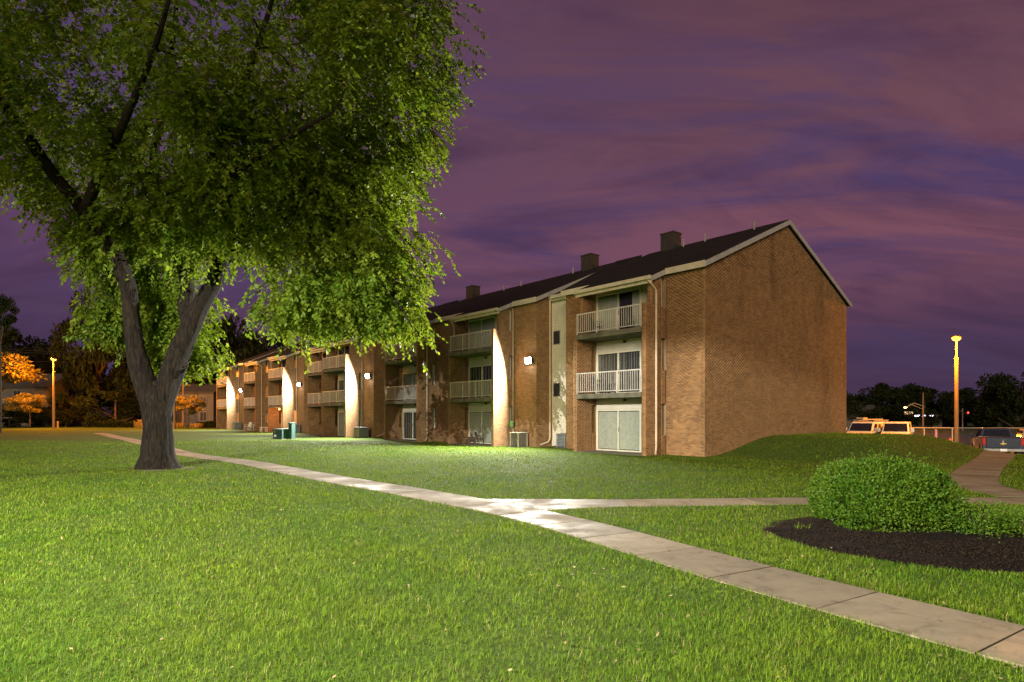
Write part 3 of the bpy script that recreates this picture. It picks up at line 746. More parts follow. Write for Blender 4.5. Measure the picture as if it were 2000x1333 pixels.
def build_building():
    # --- block bodies, roofs
    for i, (a, b, t0, bays) in enumerate(BLOCKS):
        wall = body(a, b, t0, M['mortar'] if i == 0 else M['brick'], 'wall')
        if i == 0: wall0 = wall
        ro = roof(a, b, t0, bays)
        if i == 0:
            chims = [(6.05,)]; pipes = [1.19, 3.76, 5.0]
        elif i == 1: chims = [(11.8,), (23.5,)]; pipes = [12.8, 17.6, 19.4]
        elif i == 4: chims = [(44.5,)]; pipes = [48, 52]
        else: chims = []; pipes = [(a + b) / 2]
        for (cs,) in chims:
            m = MB(); bb(m, cs - .40, cs + .40, t0 - 6.75, t0 - 6.05, RIDGE_Z - .6, RIDGE_Z + .76)
            bb(m, cs - .43, cs + .43, t0 - 6.78, t0 - 6.02, RIDGE_Z + .761, RIDGE_Z + .83)
            obj('chimney', m, M['chimney'], ro)
        for ps in pipes:
            m = MB().tube([(-ps * K, (6.0 - t0) * K, (RIDGE_Z - .45) * K), (-ps * K, (6.0 - t0) * K, (RIDGE_Z + .22) * K)], .045 * K, 8)
            obj('vent_pipe', m, M['pipe'], ro)
        near = i < 2
        for j, (r, l) in enumerate(bays):
            fmat = M['mortar'] if i == 0 else M['brick']
            f1 = slot_fin(r, r + FIN, t0, fmat); f2 = slot_fin(l - FIN, l, t0, fmat)
            si, sl_ = r + FIN, l - FIN
            pt = MB(); bb(pt, si + .003, sl_ - .003, t0 + .02, t0 + DF + .02, -.3, .03); obj('patio_slab', pt, M['slabc'], bld)
            for z in FL[1:]: balcony(si, sl_, t0, z, individual=(i < 3))
            for lv, zf in enumerate(FL):
                top = (FL[lv + 1] - .20) if lv < 2 else EAVE_Z - SLOPE * .1 - .02
                dz = zf + (.04 if lv == 0 else .02); dtop = zf + 1.87
                d1 = sl_ - .10; d0 = d1 - (2.45 if near else 2.3)
                # siding round the door: above, and beside it
                siding(si + .002, sl_ - .002, t0 + .022, dtop + .01, top - .005)
                if d0 - si > .15: siding(si + .002, d0 - .004, t0 + .022, zf + .035, dtop + .008)
                ms = MB(); bb(ms, d1 + .004, sl_ - .002, t0 + .022, t0 + .07, zf + .035, dtop + .006); obj('door_trim', ms, M['frame'], bld)
                warm = (i == 1 and j == 0 and lv == 1) 
                op = () if (i + lv + j) % 3 else (0,)
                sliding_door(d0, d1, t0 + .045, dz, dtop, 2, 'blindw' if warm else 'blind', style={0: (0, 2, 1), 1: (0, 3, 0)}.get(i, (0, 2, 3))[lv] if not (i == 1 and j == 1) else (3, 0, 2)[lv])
                if near or i == 2:
                    k = MB(); c = (d0 + d1) / 2 - .35
                    k.lathe([(.03, -.02), (.075, -.015), (.085, .05), (.05, .10), (.01, .11)], 10, (-c * K, -(t0 + .115) * K, (dtop + .36) * K)); obj('wall_lamp', k, M['bronze'], bld)
    # --- stair bays between the blocks
    for n, (s0, s1, t0) in enumerate(((7.48, 9.56, 0.0), (24.62, 26.82, 0.0), (39.75, 41.94, -.9), (56.9, 59.3, -.9))):
        tr = t0 - 1.12
        m = MB(); bb(m, s0, s1, t0 - DEPTH + .5, tr, -.6, 7.62); obj('stair_wall', m, M['interior'], bld)
        siding(s0 + .12, s1 - .12, tr + .003, 0.05, 7.55, name='stair_siding')
        for q0, q1 in ((s0 + .003, s0 + .118), (s1 - .118, s1 - .003)):
            k = MB(); bb(k, q0, q1, tr + .002, tr + .05, .03, 7.56); obj('corner_trim', k, M['frame'], bld)
        zt = 7.62; k = MB()
        k.prism([(-(tr + .22) * K, zt * K), ((6.0 - t0) * K, (zt + SLOPE * 6) * K), ((6.0 - t0) * K, (zt + SLOPE * 6 + .12) * K), (-(tr + .22) * K, (zt + .12) * K)], -(s1 - .16) * K, -(s0 + .16) * K, 'x')
        sr = obj('stair_roof', k, M['shingle'], bld)
        k = MB(); bb(k, s0 + .02, s1 - .02, tr + .225, tr + .33, zt - .06, zt + .11); obj('gutter', k, M['fascia'], sr)
        k = MB(); bb(k, s0 + .003, s1 - .003, tr + .06, tr + .222, zt - .16, zt - .065); obj('eave_board', k, M['fascia'], sr)
        if n < 2:
            for (za, zb) in ((5.25, 5.92), (2.58, 3.25)):
                k = MB(); bb(k, s1 - .60, s1 - .12 - .015, tr + .045, tr + .058, za, zb)
                w_ = obj('stair_window', k, M['hwin'], bld)
                k = MB()
                for (a_, b_, c_, d_) in ((s1 - .62, s1 - .595, za - .02, zb + .02), (s1 - .14, s1 - .115, za - .02, zb + .02)): bb(k, a_, b_, tr + .044, tr + .072, c_, d_)
                bb(k, s1 - .594, s1 - .141, tr + .044, tr + .071, zb - .005, zb + .02); bb(k, s1 - .594, s1 - .141, tr + .044, tr + .071, za - .02, za + .005)
                obj('window_frame', k, M['rake'], w_)
            k = MB(); bb(k, s0 + .55, s0 + 1.15, tr + .046, tr + .075, .06, 1.95); dr = obj('entry_door', k, M['frame'], bld)
            k = MB(); bb(k, s0 + .50, s0 + .549, tr + .045, tr + .095, .06, 2.0); bb(k, s0 + 1.151, s0 + 1.2, tr + .045, tr + .095, .06, 2.0); bb(k, s0 + .549, s0 + 1.151, tr + .045, tr + .095, 1.951, 2.0); obj('door_frame', k, M['siding'], dr)
            for zz in (4.75, 2.35):
                k = MB(); k.lathe([(.02, -.03), (.07, -.02), (.075, .06), (.02, .075)], 10, (-(s0 + .32) * K, -(tr + .10) * K, zz * K)); obj('wall_lamp', k, M['white'], bld)
        # downspout in the corner with a kicked-out foot
        sc_ = s1 - .16
        downspout([(sc_, tr + .28, zt - .05), (sc_, tr + .34, zt - .2), (sc_, tr + .34, .42), (sc_ + .04, tr + .42, .25), (sc_ + .25, tr + 1.02, .06)])
    # --- downspouts on the bays
    for (s, t0, kick) in ((1.77, 0, 0), (11.34, 0, 1), (18.65, 0, 0), (28.52, 0, 1), (51.25, -.9, 0), (43.55, -.9, 1), (61.1, -.9, 1)):
        if kick:    # in the inner corner, thin
            downspout([(s - .06, t0 + .10, 7.2), (s - .06, t0 + .10, .35)], .026)
        else:
            downspout([(s + .02, t0 + 1.17, 6.98), (s - .06, t0 + 1.12, 6.86), (s - .06, t0 + .78, 6.62), (s - .06, t0 + .74, 6.5), (s - .06, t0 + .74, .35), (s - .07, t0 + .78, .2), (s - .16, t0 + .92, .07)], .045)
    for (s, t0) in ((15.45, 0), (47.6, -.9)):
        downspout([(s - .05, t0 + 1.2, 6.98), (s - .05, t0 + 1.12, 6.86), (s - .22, t0 + 1.10, 6.60), (s - .22, t0 + 1.10, 6.05)], .035)
    # --- real bricks on the nearest block: gable end, front piers, fin walls
    z0 = -.9
    def under_roof(w, z): return z < (EAVE_Z * K + SLOPE * min(w, 2 * RIDGE_T * K - w)) - .16
    gab = brick_boxes(0.0, DEPTH * K, z0, RIDGE_Z * K, clip=under_roof)
    gab = gab[gab[:, 3] > np.array([gz1(*SW(-.02, q)) for q in (gab[:, 0] + gab[:, 1]) / 2]) - .1]
    o = link('brick', np_mesh('brick', brick_face(gab, 'side', 0.0).reshape(-1, 3), 8, 'box'), M['bpiece'], wall0); tag(o, kind='stuff')
    f = brick_boxes(-1.765 * K, 0.0, 0.0, (EAVE_Z - .2) * K, phase=-.05)
    # the 300 largest in the photograph: the lit corner pier at the height of the ground floor and just above
    key = np.argsort(-(f[:, 0] * .55 - f[:, 2] * .22) - (f[:, 1] - f[:, 0]) * 1e-6)
    big = (f[:, 1] - f[:, 0] > .19)
    idx = [q for q in key if big[q]][:300]
    me = MB().box(-(PB_W - .0085) / 2, (PB_W - .0085) / 2, -PROUD, .01, 0, PB_H - .0085).mesh('brick')
    for q in idx:
        link('brick', me, M['bpiece'], wall0, loc=((f[q, 0] + f[q, 1]) / 2, rng.normal(0, .0012), f[q, 2]))
    rest = np.delete(f, idx, axis=0)
    left = brick_boxes(-7.48 * K, -5.70 * K, 0.0, (EAVE_Z - .2) * K)
    parts = [brick_face(rest, 'front', 0.0), brick_face(left, 'front', 0.0)]
    # left inner walls of the balconies and the fins
    for (r, l) in BLOCKS[0][3]:
        tS = .33 * K; tF = DF * K; tU = .98 * K
        for sx in (r, l - FIN):
            for (ya, yb, za, zb) in ((-tF, -tS, 0.0, 6.06 * K), (-tU, -tS, 6.06 * K, (EAVE_Z - SLOPE) * K), (-tS, -.02, 0.0, .80 * K), (-tS, -.02, 2.07 * K, 3.46 * K), (-tS, -.02, 4.72 * K, 6.02 * K)):
                q = brick_boxes(ya, yb, za, zb)
                if len(q): parts.append(brick_face(q, 'side', -sx * K))
            for (zt_, tt) in (((0.0, 6.06 * K), tF), ((6.06 * K, (EAVE_Z - SLOPE) * K), tU)):
                q = brick_boxes(-(sx + FIN) * K, -sx * K, zt_[0], zt_[1])
                if len(q): parts.append(brick_face(q, 'front', -tt))
    o = link('brick', np_mesh('brick', np.concatenate(parts).reshape(-1, 3), 8, 'box'), M['bpiece'], wall0); tag(o, kind='stuff')
build_building()

def bloc(s, t, z=0.0):
    x, y = SW(s * K, -t * K); return (x, y, z * K)

# ------------------------------------------------------------------ floodlights on the brick walls
def area_light(name, loc, dirv, power, size, col, parent=None, spread=180):
    d = bpy.data.lights.new(name, 'AREA'); d.shape = 'DISK'; d.size = size; d.energy = power; d.color = col; d.spread = math.radians(spread)
    o = bpy.data.objects.new(name, d); COL.objects.link(o); o.location = loc
    o.rotation_euler = Vector(dirv).to_track_quat('-Z', 'Y').to_euler()
    if parent: o.parent = parent
    return o
def floodlight(s, t, z, label, power):
    r = thing('floodlight', label, 'floodlight', bloc(s, t, z), RZ, 'floodlights on the building wall')
    n = Vector((0, -.80, -.60)); up = Vector((0, -.60, .80))      # local: out of the wall and down
    a = math.radians(13)
    R = Matrix.Rotation(a, 4, 'X')
    def rot(m): m.v = [tuple(R @ Vector(p) + Vector((0, -.16, 0))) for p in m.v]; return m
    m = rot(MB().hexa([(-.21, .13, -.16), (.21, .13, -.16), (.21, .13, .16), (-.21, .13, .16)], [(-.24, -.06, -.19), (.24, -.06, -.19), (.24, -.06, .19), (-.24, -.06, .19)])); obj('housing', m, M['bronze'], r, bevel=.015)
    m = rot(MB().hexa([(-.22, -.0602, -.17), (.22, -.0602, -.17), (.22, -.0602, .17), (-.22, -.0602, .17)], [(-.15, -.19, -.11), (.15, -.19, -.11), (.15, -.19, .11), (-.15, -.19, .11)])); obj('lens', m, M['lensw'], r)
    m = MB(); m.box(-.05, .05, -.05, -.005, -.09, .09); m.tube([(0, -.05, 0), (0, -.12, 0)], .03, 8); obj('bracket', m, M['bronze'], r)
    area_light('flood_lamp', Vector((0, -.16, 0)) + R @ Vector((0, -.215, 0)), R @ Vector((0, -1, 0)), power, .40, FLOOD_COL, r, 158)
    return r
floodlight(9.95, .0, 4.40, 'glaring white floodlight on the second brick section beside the cream stair bay', FLOOD_W)
floodlight(27.35, .0, 4.46, 'glaring white floodlight half hidden below the drooping branches on the farther brick section', FLOOD_W)
floodlight(42.6, -.9, 4.46, 'small wall floodlight on the far brick section behind the big tree', FLOOD_W * .55)
floodlight(59.9, -.9, 4.46, 'small wall floodlight on the last brick section at the far end', FLOOD_W * .5)

# the lawn's own floodlight, on a mast outside the left edge of the picture
def mast_flood(loc, aim, label):
    r = thing('floodlight_mast', label, 'floodlight', (loc[0], loc[1], gz1(loc[0], loc[1])))
    obj('pole', MB().lathe([(.10, -.3), (.10, .2), (.07, .25), (.055, loc[2])], 12), M['pole'], r, smooth=False)
    d = (Vector(aim) - Vector(loc)).normalized(); q = d.to_track_quat('-Y', 'Z').to_matrix().to_4x4()
    m = MB().box(-.26, .26, -.10, .10, -.2, .2); m.v = [tuple(q @ Vector(p) + Vector((0, 0, loc[2] + .18))) for p in m.v]; obj('housing', m, M['bronze'], r, bevel=.02)
    m = MB().box(-.23, .23, -.115, -.1005, -.17, .17); m.v = [tuple(q @ Vector(p) + Vector((0, 0, loc[2] + .18))) for p in m.v]; obj('lens', m, M['lensw'], r)
    hd = Vector((d.x, d.y, 0)).normalized(); pr = Vector((-hd.y, hd.x, 0)); c = Vector((0, 0, loc[2] + .42)); m = MB()
    lo_ = [c - hd * .3 - pr * 1.3, c - hd * .3 + pr * 1.3, c + hd * 1.35 + pr * 1.3 - Vector((0, 0, .22)), c + hd * 1.35 - pr * 1.3 - Vector((0, 0, .22))]
    m.hexa(lo_, [q + Vector((0, 0, .03)) for q in lo_]); obj('visor', m, M['bronze'], r)  # wide unseen plate, added to keep this lamp's light off the tree crown
    ld = bpy.data.lights.new('mast_lamp', 'SPOT'); ld.energy = LAWN_FLOOD_W; ld.spot_size = math.radians(140); ld.spot_blend = 1.0; ld.shadow_soft_size = .03; ld.color = FLOOD_COL
    o = bpy.data.objects.new('mast_lamp', ld); COL.objects.link(o); o.parent = r; o.location = Vector((0, 0, loc[2] + .345)) + hd * .20
    o.rotation_euler = d.to_track_quat('-Z', 'Y').to_euler()
mast_flood((-12.5, -3.0, 8.6), (-4.5, 6.5, .6), 'tall floodlight mast on the lawn left of the view')

# ------------------------------------------------------------------ sodium street lamps
def lamp_post(px, base_y, top_y, Y, label, power):
    X = AT(px, Y); zb = gz1(X, Y) ; zt = ZAT(top_y, Y)
    r = thing('street_lamp', label, 'street lamp', (X, Y, zb), 0, 'orange sodium street lamps'); h = zt - zb
    obj('pole', MB().lathe([(.17, -.2), (.17, .02), (.16, .3), (.145, h * .5), (.13, h * .80)], 14), M['pole'], r)
    obj('tenon', MB().lathe([(.15, h * .80), (.15, h * .82), (.07, h * .825), (.06, h - .05)], 12), M['pole'], r)
    hd = MB(); hd.lathe([(.10, -.02), (.34, .02), (.36, .08), (.26, .19), (.05, .24)], 16, (0, 0, h)); obj('lamp_head', hd, M['bronze'], r)
    ln = MB(); ln.lathe([(.06, -.24), (.20, -.20), (.30, -.10), (.33, -.001)], 16, (0, 0, h)); obj('lens', ln, M['lenso'], r)
    d = bpy.data.lights.new('sodium_lamp', 'POINT'); d.energy = power; d.color = SODIUM_COL; d.shadow_soft_size = .15
    o = bpy.data.objects.new('sodium_lamp', d); COL.objects.link(o); o.parent = r; o.location = (-.75, -.75, h - .55)
    return r
lamp_post(1868, 875, 661, 50.0, 'tall street lamp glowing orange beside the parked pickup', SODIUM_W * 1.7)
lamp_post(105, 836, 702, 82.0, 'street lamp glowing orange behind the far left lawn', SODIUM_W * 2.6)

# ------------------------------------------------------------------ foliage tools
def leaf_quads(p, d, n, L, W):
    """p base points, d leaf directions, n leaf normals (all (N,3)), L,W lengths and widths (N)"""
    d = d / (np.linalg.norm(d, axis=1, keepdims=True) + 1e-9)
    s = np.cross(d, n); s /= (np.linalg.norm(s, axis=1, keepdims=True) + 1e-9)
    nn = np.cross(s, d)
    Lc, Wc = L[:, None], W[:, None]
    q = np.empty((len(p), 4, 3), np.float32)
    q[:, 0] = p; q[:, 1] = p + d * Lc * .48 + s * Wc * .5 - nn * Wc * .12; q[:, 2] = p + d * Lc; q[:, 3] = p + d * Lc * .48 - s * Wc * .5 - nn * Wc * .12
    return q
def rand_dirs(n):
    v = rng.normal(size=(n, 3)); return v / np.linalg.norm(v, axis=1, keepdims=True)

# ------------------------------------------------------------------ the big lawn tree
def build_big_tree():
    X0, Y0 = TREE; zb = gz1(X0, Y0)
    r = thing('shade_tree', 'big leafy shade tree with forked trunk on the lawn', 'tree', (X0, Y0, zb))
    def P(px, py, dy=0.0):
        Y = Y0 + dy; return np.array([AT(px, Y) - X0, dy, ZAT(py, Y) - zb])
    tk = MB(); nodes = []
    RA = [(k, rng.random() * 6, rng.normal(0, .05), rng.uniform(.4, 1)) for k in (7, 11, 13, 17, 23)]
    def ridges(a, i): return sum(w * .022 * (abs(math.sin(k * .5 * a + p + dr * i + .5 * math.sin(i * .21 + k))) - .5) * 2 for k, p, dr, w in RA)
    def limb(pts, radii, n=12, rf=None, sub=5):
        P_ = np.array(pts); out = []; rad = []
        for i in range(len(P_) - 1):
            p0, p1, p2, p3 = P_[max(i - 1, 0)], P_[i], P_[i + 1], P_[min(i + 2, len(P_) - 1)]
            for t in np.linspace(0, 1, sub, endpoint=False):
                out.append(.5 * ((2 * p1) + (-p0 + p2) * t + (2 * p0 - 5 * p1 + 4 * p2 - p3) * t * t + (-p0 + 3 * p1 - 3 * p2 + p3) * t ** 3)); rad.append(radii[i] * (1 - t) + radii[i + 1] * t)
        out.append(P_[-1]); rad.append(radii[-1])
        ph = rng.random() * 6
        tk.tube([tuple(q) for q in out], rad, n, rfun=rf or (lambda a, i: 1 + ridges(a, i) + .05 * math.sin(2 * a + ph + i * .25)))
        for q, w in zip(out[2:], rad[2:]): nodes.append((q, w))
        return out, rad
    base = lambda a, i: 1 + ridges(a, i) + (.34 * math.exp(-i / 5.0)) * (.5 + .9 * max(0, math.sin(5 * a + .6)) + .5 * math.sin(3 * a + 2)) + .05 * math.sin(9 * a) + .04 * math.sin(4 * a + i * .3)
    limb([P(309, 935), P(309, 912), P(309, 885), P(308, 840), P(306, 800), P(305, 775), P(305, 745)], [.78, .62, .46, .41, .41, .42, .24], 44, base, 9)
    nodes.clear()
    limb([P(306, 850, 0), P(298, 800, -.03), P(279, 737, -.2), P(266, 690, -.3), P(258, 630, -.4), P(250, 560, -.6), P(222, 490, -1.0), P(165, 415, -1.5), P(100, 335, -2.0), P(30, 235, -2.5), P(-70, 120, -3.0), P(-150, 10, -3.2)], [.26, .34, .325, .265, .245, .235, .21, .185, .165, .14, .11, .065], 30, None, 8)
    limb([P(306, 850, 0), P(313, 800, .03), P(337, 727, .2), P(358, 670, .3), P(388, 605, .5), P(420, 548, .6), P(436, 505, .7), P(470, 465, .9), P(530, 430, 1.2), P(600, 365, 1.4), P(680, 300, 1.3), P(760, 240, 1.2)], [.28, .37, .365, .31, .29, .265, .235, .20, .17, .14, .105, .06], 30, None, 8)
    limb([P(372, 640, .6), P(362, 600, .9), P(366, 560, 1.1), P(352, 505, 1.3), P(335, 455, 1.5), P(312, 400, 1.8), P(300, 320, 2.2), P(320, 200, 2.5), P(340, 60, 2.6), P(350, -60, 2.6)], [.25, .23, .215, .20, .18, .16, .145, .12, .09, .05], 20)
    limb([P(362, 570, 1.05), P(376, 520, .8), P(384, 460, .4), P(392, 400, -.4), P(420, 300, -1.5), P(470, 180, -2.5), P(520, 40, -3.2), P(540, -40, -3.5)], [.20, .17, .155, .14, .12, .10, .07, .04], 9)
    limb([P(430, 520, .7), P(418, 480, .3), P(408, 440, -.3), P(420, 390, -1.2), P(470, 330, -2.4), P(560, 270, -3.4), P(650, 220, -4)], [.20, .175, .15, .125, .10, .075, .04], 9)
    limb([P(520, 436, 1.15), P(590, 430, .6), P(660, 470, 0), P(725, 530, -.6), P(775, 590, -1), P(805, 640, -1.2)], [.13, .10, .08, .06, .04, .02], 7)
    limb([P(600, 366, 1.4), P(680, 390, 2), P(760, 440, 2.4), P(820, 500, 2.6), P(850, 560, 2.7)], [.11, .085, .06, .04, .02], 7)
    limb([P(250, 575, -.55), P(225, 545, .4), P(190, 520, 1.2), P(150, 520, 1.8)], [.11, .085, .06, .03], 7)
    limb([P(165, 415, -1.5), P(200, 330, -2.6), P(250, 220, -3.8), P(300, 100, -4.6), P(330, 0, -5)], [.16, .13, .10, .07, .04], 8)
    limb([P(330, 455, 1.5), P(270, 400, 2.8), P(200, 330, 3.8), P(120, 230, 4.6), P(60, 120, 5)], [.13, .11, .09, .07, .04], 8)
    limb([P(250, 700, -.35), P(238, 688, -.45), P(226, 668, -.7), P(205, 655, -.95), P(170, 650, -1.2), P(130, 660, -1.4)], [.03, .022, .018, .014, .010, .005], 6)
    nodes.pop(); nodes[:] = [q for q in nodes]
    # leafy clusters in a lobed crown
    cl = []
    def lobe(px, py, dy, rx, ry, rz, n, shell=.45):
        c = P(px, py, dy)
        v = rand_dirs(n); rr = (shell + (1 - shell) * rng.random(n)) ** (1 / 1.6)
        q = c + v * rr[:, None] * np.array([rx, ry, rz]); cl.append(q)
    lobe(330, 120, -.5, 9.2, 6.5, 5.6, 330, .42)
    lobe(640, 190, .3, 4.9, 4.6, 4.3, 185, .36)
    lobe(90, 200, -1.0, 4.5, 4.5, 4.0, 78, .25)
    lobe(480, 330, -.6, 3.8, 4.0, 2.7, 100, .2)
    lobe(690, 470, .4, 2.55, 3.0, 2.6, 100, .10)
    lobe(600, 590, .4, 1.5, 2.0, 1.3, 36, .1)
    lobe(750, 600, .6, 1.45, 1.8, 1.2, 36, .1)
    lobe(210, 470, .6, 1.8, 2.0, 1.3, 40, .1)
    lobe(300, 590, 2.0, 1.9, 1.1, 1.9, 70, .1)
    lobe(370, 670, 1.6, .8, .8, .8, 18, .1)
    lobe(225, 610, .9, .6, .8, .7, 12, .1)
    lobe(360, 420, -.4, 2.6, 2.8, 1.4, 60, .1)
    cl = np.concatenate(cl)
    # the outline the photograph shows: lower left side stays open under the slanting limb
    px = 1000 + F * (cl[:, 0] + X0) / (cl[:, 1] + Y0); py = HY - F * (cl[:, 2] + zb - H) / (cl[:, 1] + Y0)
    keep = ~((px < 150) & (py > 330 + .75 * px)) & ~((px > 440) & (px < 500) & (py > 500)) & ~((px > 860) & (py > 330))
    keep &= ~((px < 480) & (py > 715)) & ~((px > 480) & (py > 660))
    keep &= (px > 905) == False
    cl = cl[keep]
    # branches from the limbs to the clusters
    NP = np.array([q for q, _ in nodes]); NR = np.array([w for _, w in nodes])
    dd = np.array([np.min(np.linalg.norm(NP - c, axis=1)) for c in cl]); order = np.argsort(dd)
    for ci in order:
        c = cl[ci]; d = np.linalg.norm(NP - c, axis=1) + .8 * np.maximum(0, NP[:, 2] - c[2] - .3) ; j = int(np.argmin(d))
        a = NP[j]; ra = min(NR[j] * .65, .07); dist = np.linalg.norm(c - a)
        if dist < .15: continue
        mid = (a + c) / 2 + rng.normal(0, .10 * dist, 3) + np.array([0, 0, .14 * dist])
        q = [a, a * .55 + mid * .45 + rng.normal(0, .03 * dist, 3), mid, mid * .5 + c * .5 + np.array([0, 0, .05 * dist]), c]
        ra = min(ra, .012 + .022 * dist); rad = [ra, ra * .85, ra * .65, ra * .45, max(.006, ra * .25)]
        tk.tube([tuple(x) for x in q], rad, 5, cap=False)
        NP = np.vstack([NP, q[1:]]); NR = np.concatenate([NR, rad[1:]])
    obj('trunk', tk, M['bark'], r, smooth=True)
    # leaf sprays: hanging twigs with alternate leaves
    n = len(cl); m = 23; J = 9
    out = cl - np.array([-.2, 0, 9.0]); out /= np.linalg.norm(out, axis=1, keepdims=True)
    off = rng.normal(size=(n, m, 3)) * (.62 + .6 * rng.random((n, 1, 1))) * np.array([.40, .40, .29])
    start = cl[:, None] + off
    dirs = out[:, None] * .35 + off / (np.linalg.norm(off, axis=2, keepdims=True) + 1e-6) * .45 + np.array([0, 0, -.55]) + rng.normal(0, .25, (n, m, 3))
    dirs /= np.linalg.norm(dirs, axis=2, keepdims=True)
    Lt = .34 + .26 * rng.random((n, m, 1, 1))
    t = np.linspace(.05, 1, J)[None, None, :, None]
    pos = start[:, :, None] + dirs[:, :, None] * t * Lt + np.array([0, 0, -.22]) * (t * t) * Lt
    side = np.cross(dirs, np.array([0, 0, 1.0])); side /= (np.linalg.norm(side, axis=2, keepdims=True) + 1e-6)
    sg = np.where(np.arange(J) % 2 == 0, 1.0, -1.0)[None, None, :, None]
    ld = dirs[:, :, None] * .55 + side[:, :, None] * sg * .75 + np.array([0, 0, -.35]) + rng.normal(0, .22, (n, m, J, 3))
    nrm = np.array([0, 0, 1.0]) + rng.normal(0, .45, (n, m, J, 3)) + 0 * ld
    p = pos.reshape(-1, 3); ld = ld.reshape(-1, 3); nrm = nrm.reshape(-1, 3)
    LL = .13 + .08 * rng.random(len(p)); WW = LL * (.48 + .16 * rng.random(len(p)))
    qs = leaf_quads(p, ld, nrm, LL, WW)
    # the lone low shoot on the left
    tw = [P(226, 668, -.7), P(205, 655, -.95), P(170, 650, -1.2), P(130, 660, -1.4)]
    e = []
    for i in range(3):
        for tt in np.linspace(0, 1, 26): e.append(tw[i] * (1 - tt) + tw[i + 1] * tt)
    e = np.repeat(np.array(e), 3, axis=0) + rng.normal(0, .03, (234, 3))
    q2 = leaf_quads(e, rng.normal(0, .4, (234, 3)) + np.array([-.25, 0, -.6]), rand_dirs(234), .13 + .06 * rng.random(234), .065 + .03 * rng.random(234))
    me = np_mesh('crown', np.concatenate([qs, q2]).reshape(-1, 3), 4, 'quad')
    o = link('crown', me, M['leaf'], r)
    # trodden earth round the root flare
    dm = MB(); ring = []
    for k in range(28):
        a = 2 * math.pi * k / 28; rr = .95 + .18 * math.sin(3 * a) + .12 * math.sin(5 * a + 1); ring.append((X0 + rr * math.cos(a), Y0 + rr * math.sin(a)))
    dm.add([(X0, Y0, zb + .03)] + [(x, y, gz1(x, y) + .006) for x, y in ring], [(0, 1 + k, 1 + (k + 1) % 28) for k in range(28)])
    tag(obj('bare_earth', dm, M['rubbersoil']), kind='structure')
rng = np.random.default_rng(21)
build_big_tree()

# ------------------------------------------------------------------ mulch bed, clipped bush, small plants
def build_bed():
    m = MB(); cx, cy = np.mean([p[0] for p in BED]), np.mean([p[1] for p in BED])
    n = len(BED)
    P_ = []
    for i in range(n):
        for t in np.linspace(0, 1, 5, endpoint=False):
            x = BED[i][0] * (1 - t) + BED[(i + 1) % n][0] * t; y = BED[i][1] * (1 - t) + BED[(i + 1) % n][1] * t
            P_.append((x + rng.normal(0, .02), y + rng.normal(0, .02)))
    k = len(P_); inner = [((x - cx) * .82 + cx, (y - cy) * .82 + cy) for x, y in P_]
    m.add([(x, y, gz1(x, y) - .015) for x, y in P_] + [(x, y, gz1(x, y) + .05 + .02 * rng.random()) for x, y in inner] + [(cx, cy, gz1(cx, cy) + .09)],
          [(i, (i + 1) % k, k + (i + 1) % k, k + i) for i in range(k)] + [(k + i, k + (i + 1) % k, 2 * k) for i in range(k)])
    bed = obj('mulch_bed', m, M['mulch'], smooth=True); tag(bed, kind='structure')
    N = 15000
    X = rng.uniform(3.6, 9.6, N); Y = rng.uniform(6.6, 10.8, N); ok = in_poly(X, Y, BED); X, Y = X[ok], Y[ok]; N = len(X)
    dl = np.array([0.0] * N)
    e = dist_line(X, Y, BED + [BED[0]]); Z = gz(X, Y) + .0 + .075 * np.clip(e / .6, 0, 1) ** .7 + .012 * rng.random(N)
    L = .012 + .035 * rng.random(N) ** 2; W = .006 + .008 * rng.random(N)
    a = rng.random(N) * 2 * math.pi; ti = rng.normal(0, .35, N)
    d = np.stack([np.cos(a) * np.cos(ti), np.sin(a) * np.cos(ti), np.sin(ti)], -1); s = np.stack([-np.sin(a), np.cos(a), rng.normal(0, .3, N)], -1); u_ = np.cross(d, s)
    c = np.stack([X, Y, Z], -1); V = np.empty((N, 8, 3))
    for i, (p, q, w) in enumerate(((-1, -1, -1), (1, -1, -1), (1, 1, -1), (-1, 1, -1), (-1, -1, 1), (1, -1, 1), (1, 1, 1), (-1, 1, 1))):
        V[:, i] = c + d * (p * L / 2)[:, None] + s * (q * W / 2)[:, None] + u_ * (w * .003)
    o = link('mulch_chips', np_mesh('mulch_chips', V.reshape(-1, 3), 8, 'box'), M['chip']); tag(o, 'dark shredded bark mulch spread in the planting bed', 'mulch', kind='stuff')
build_bed()

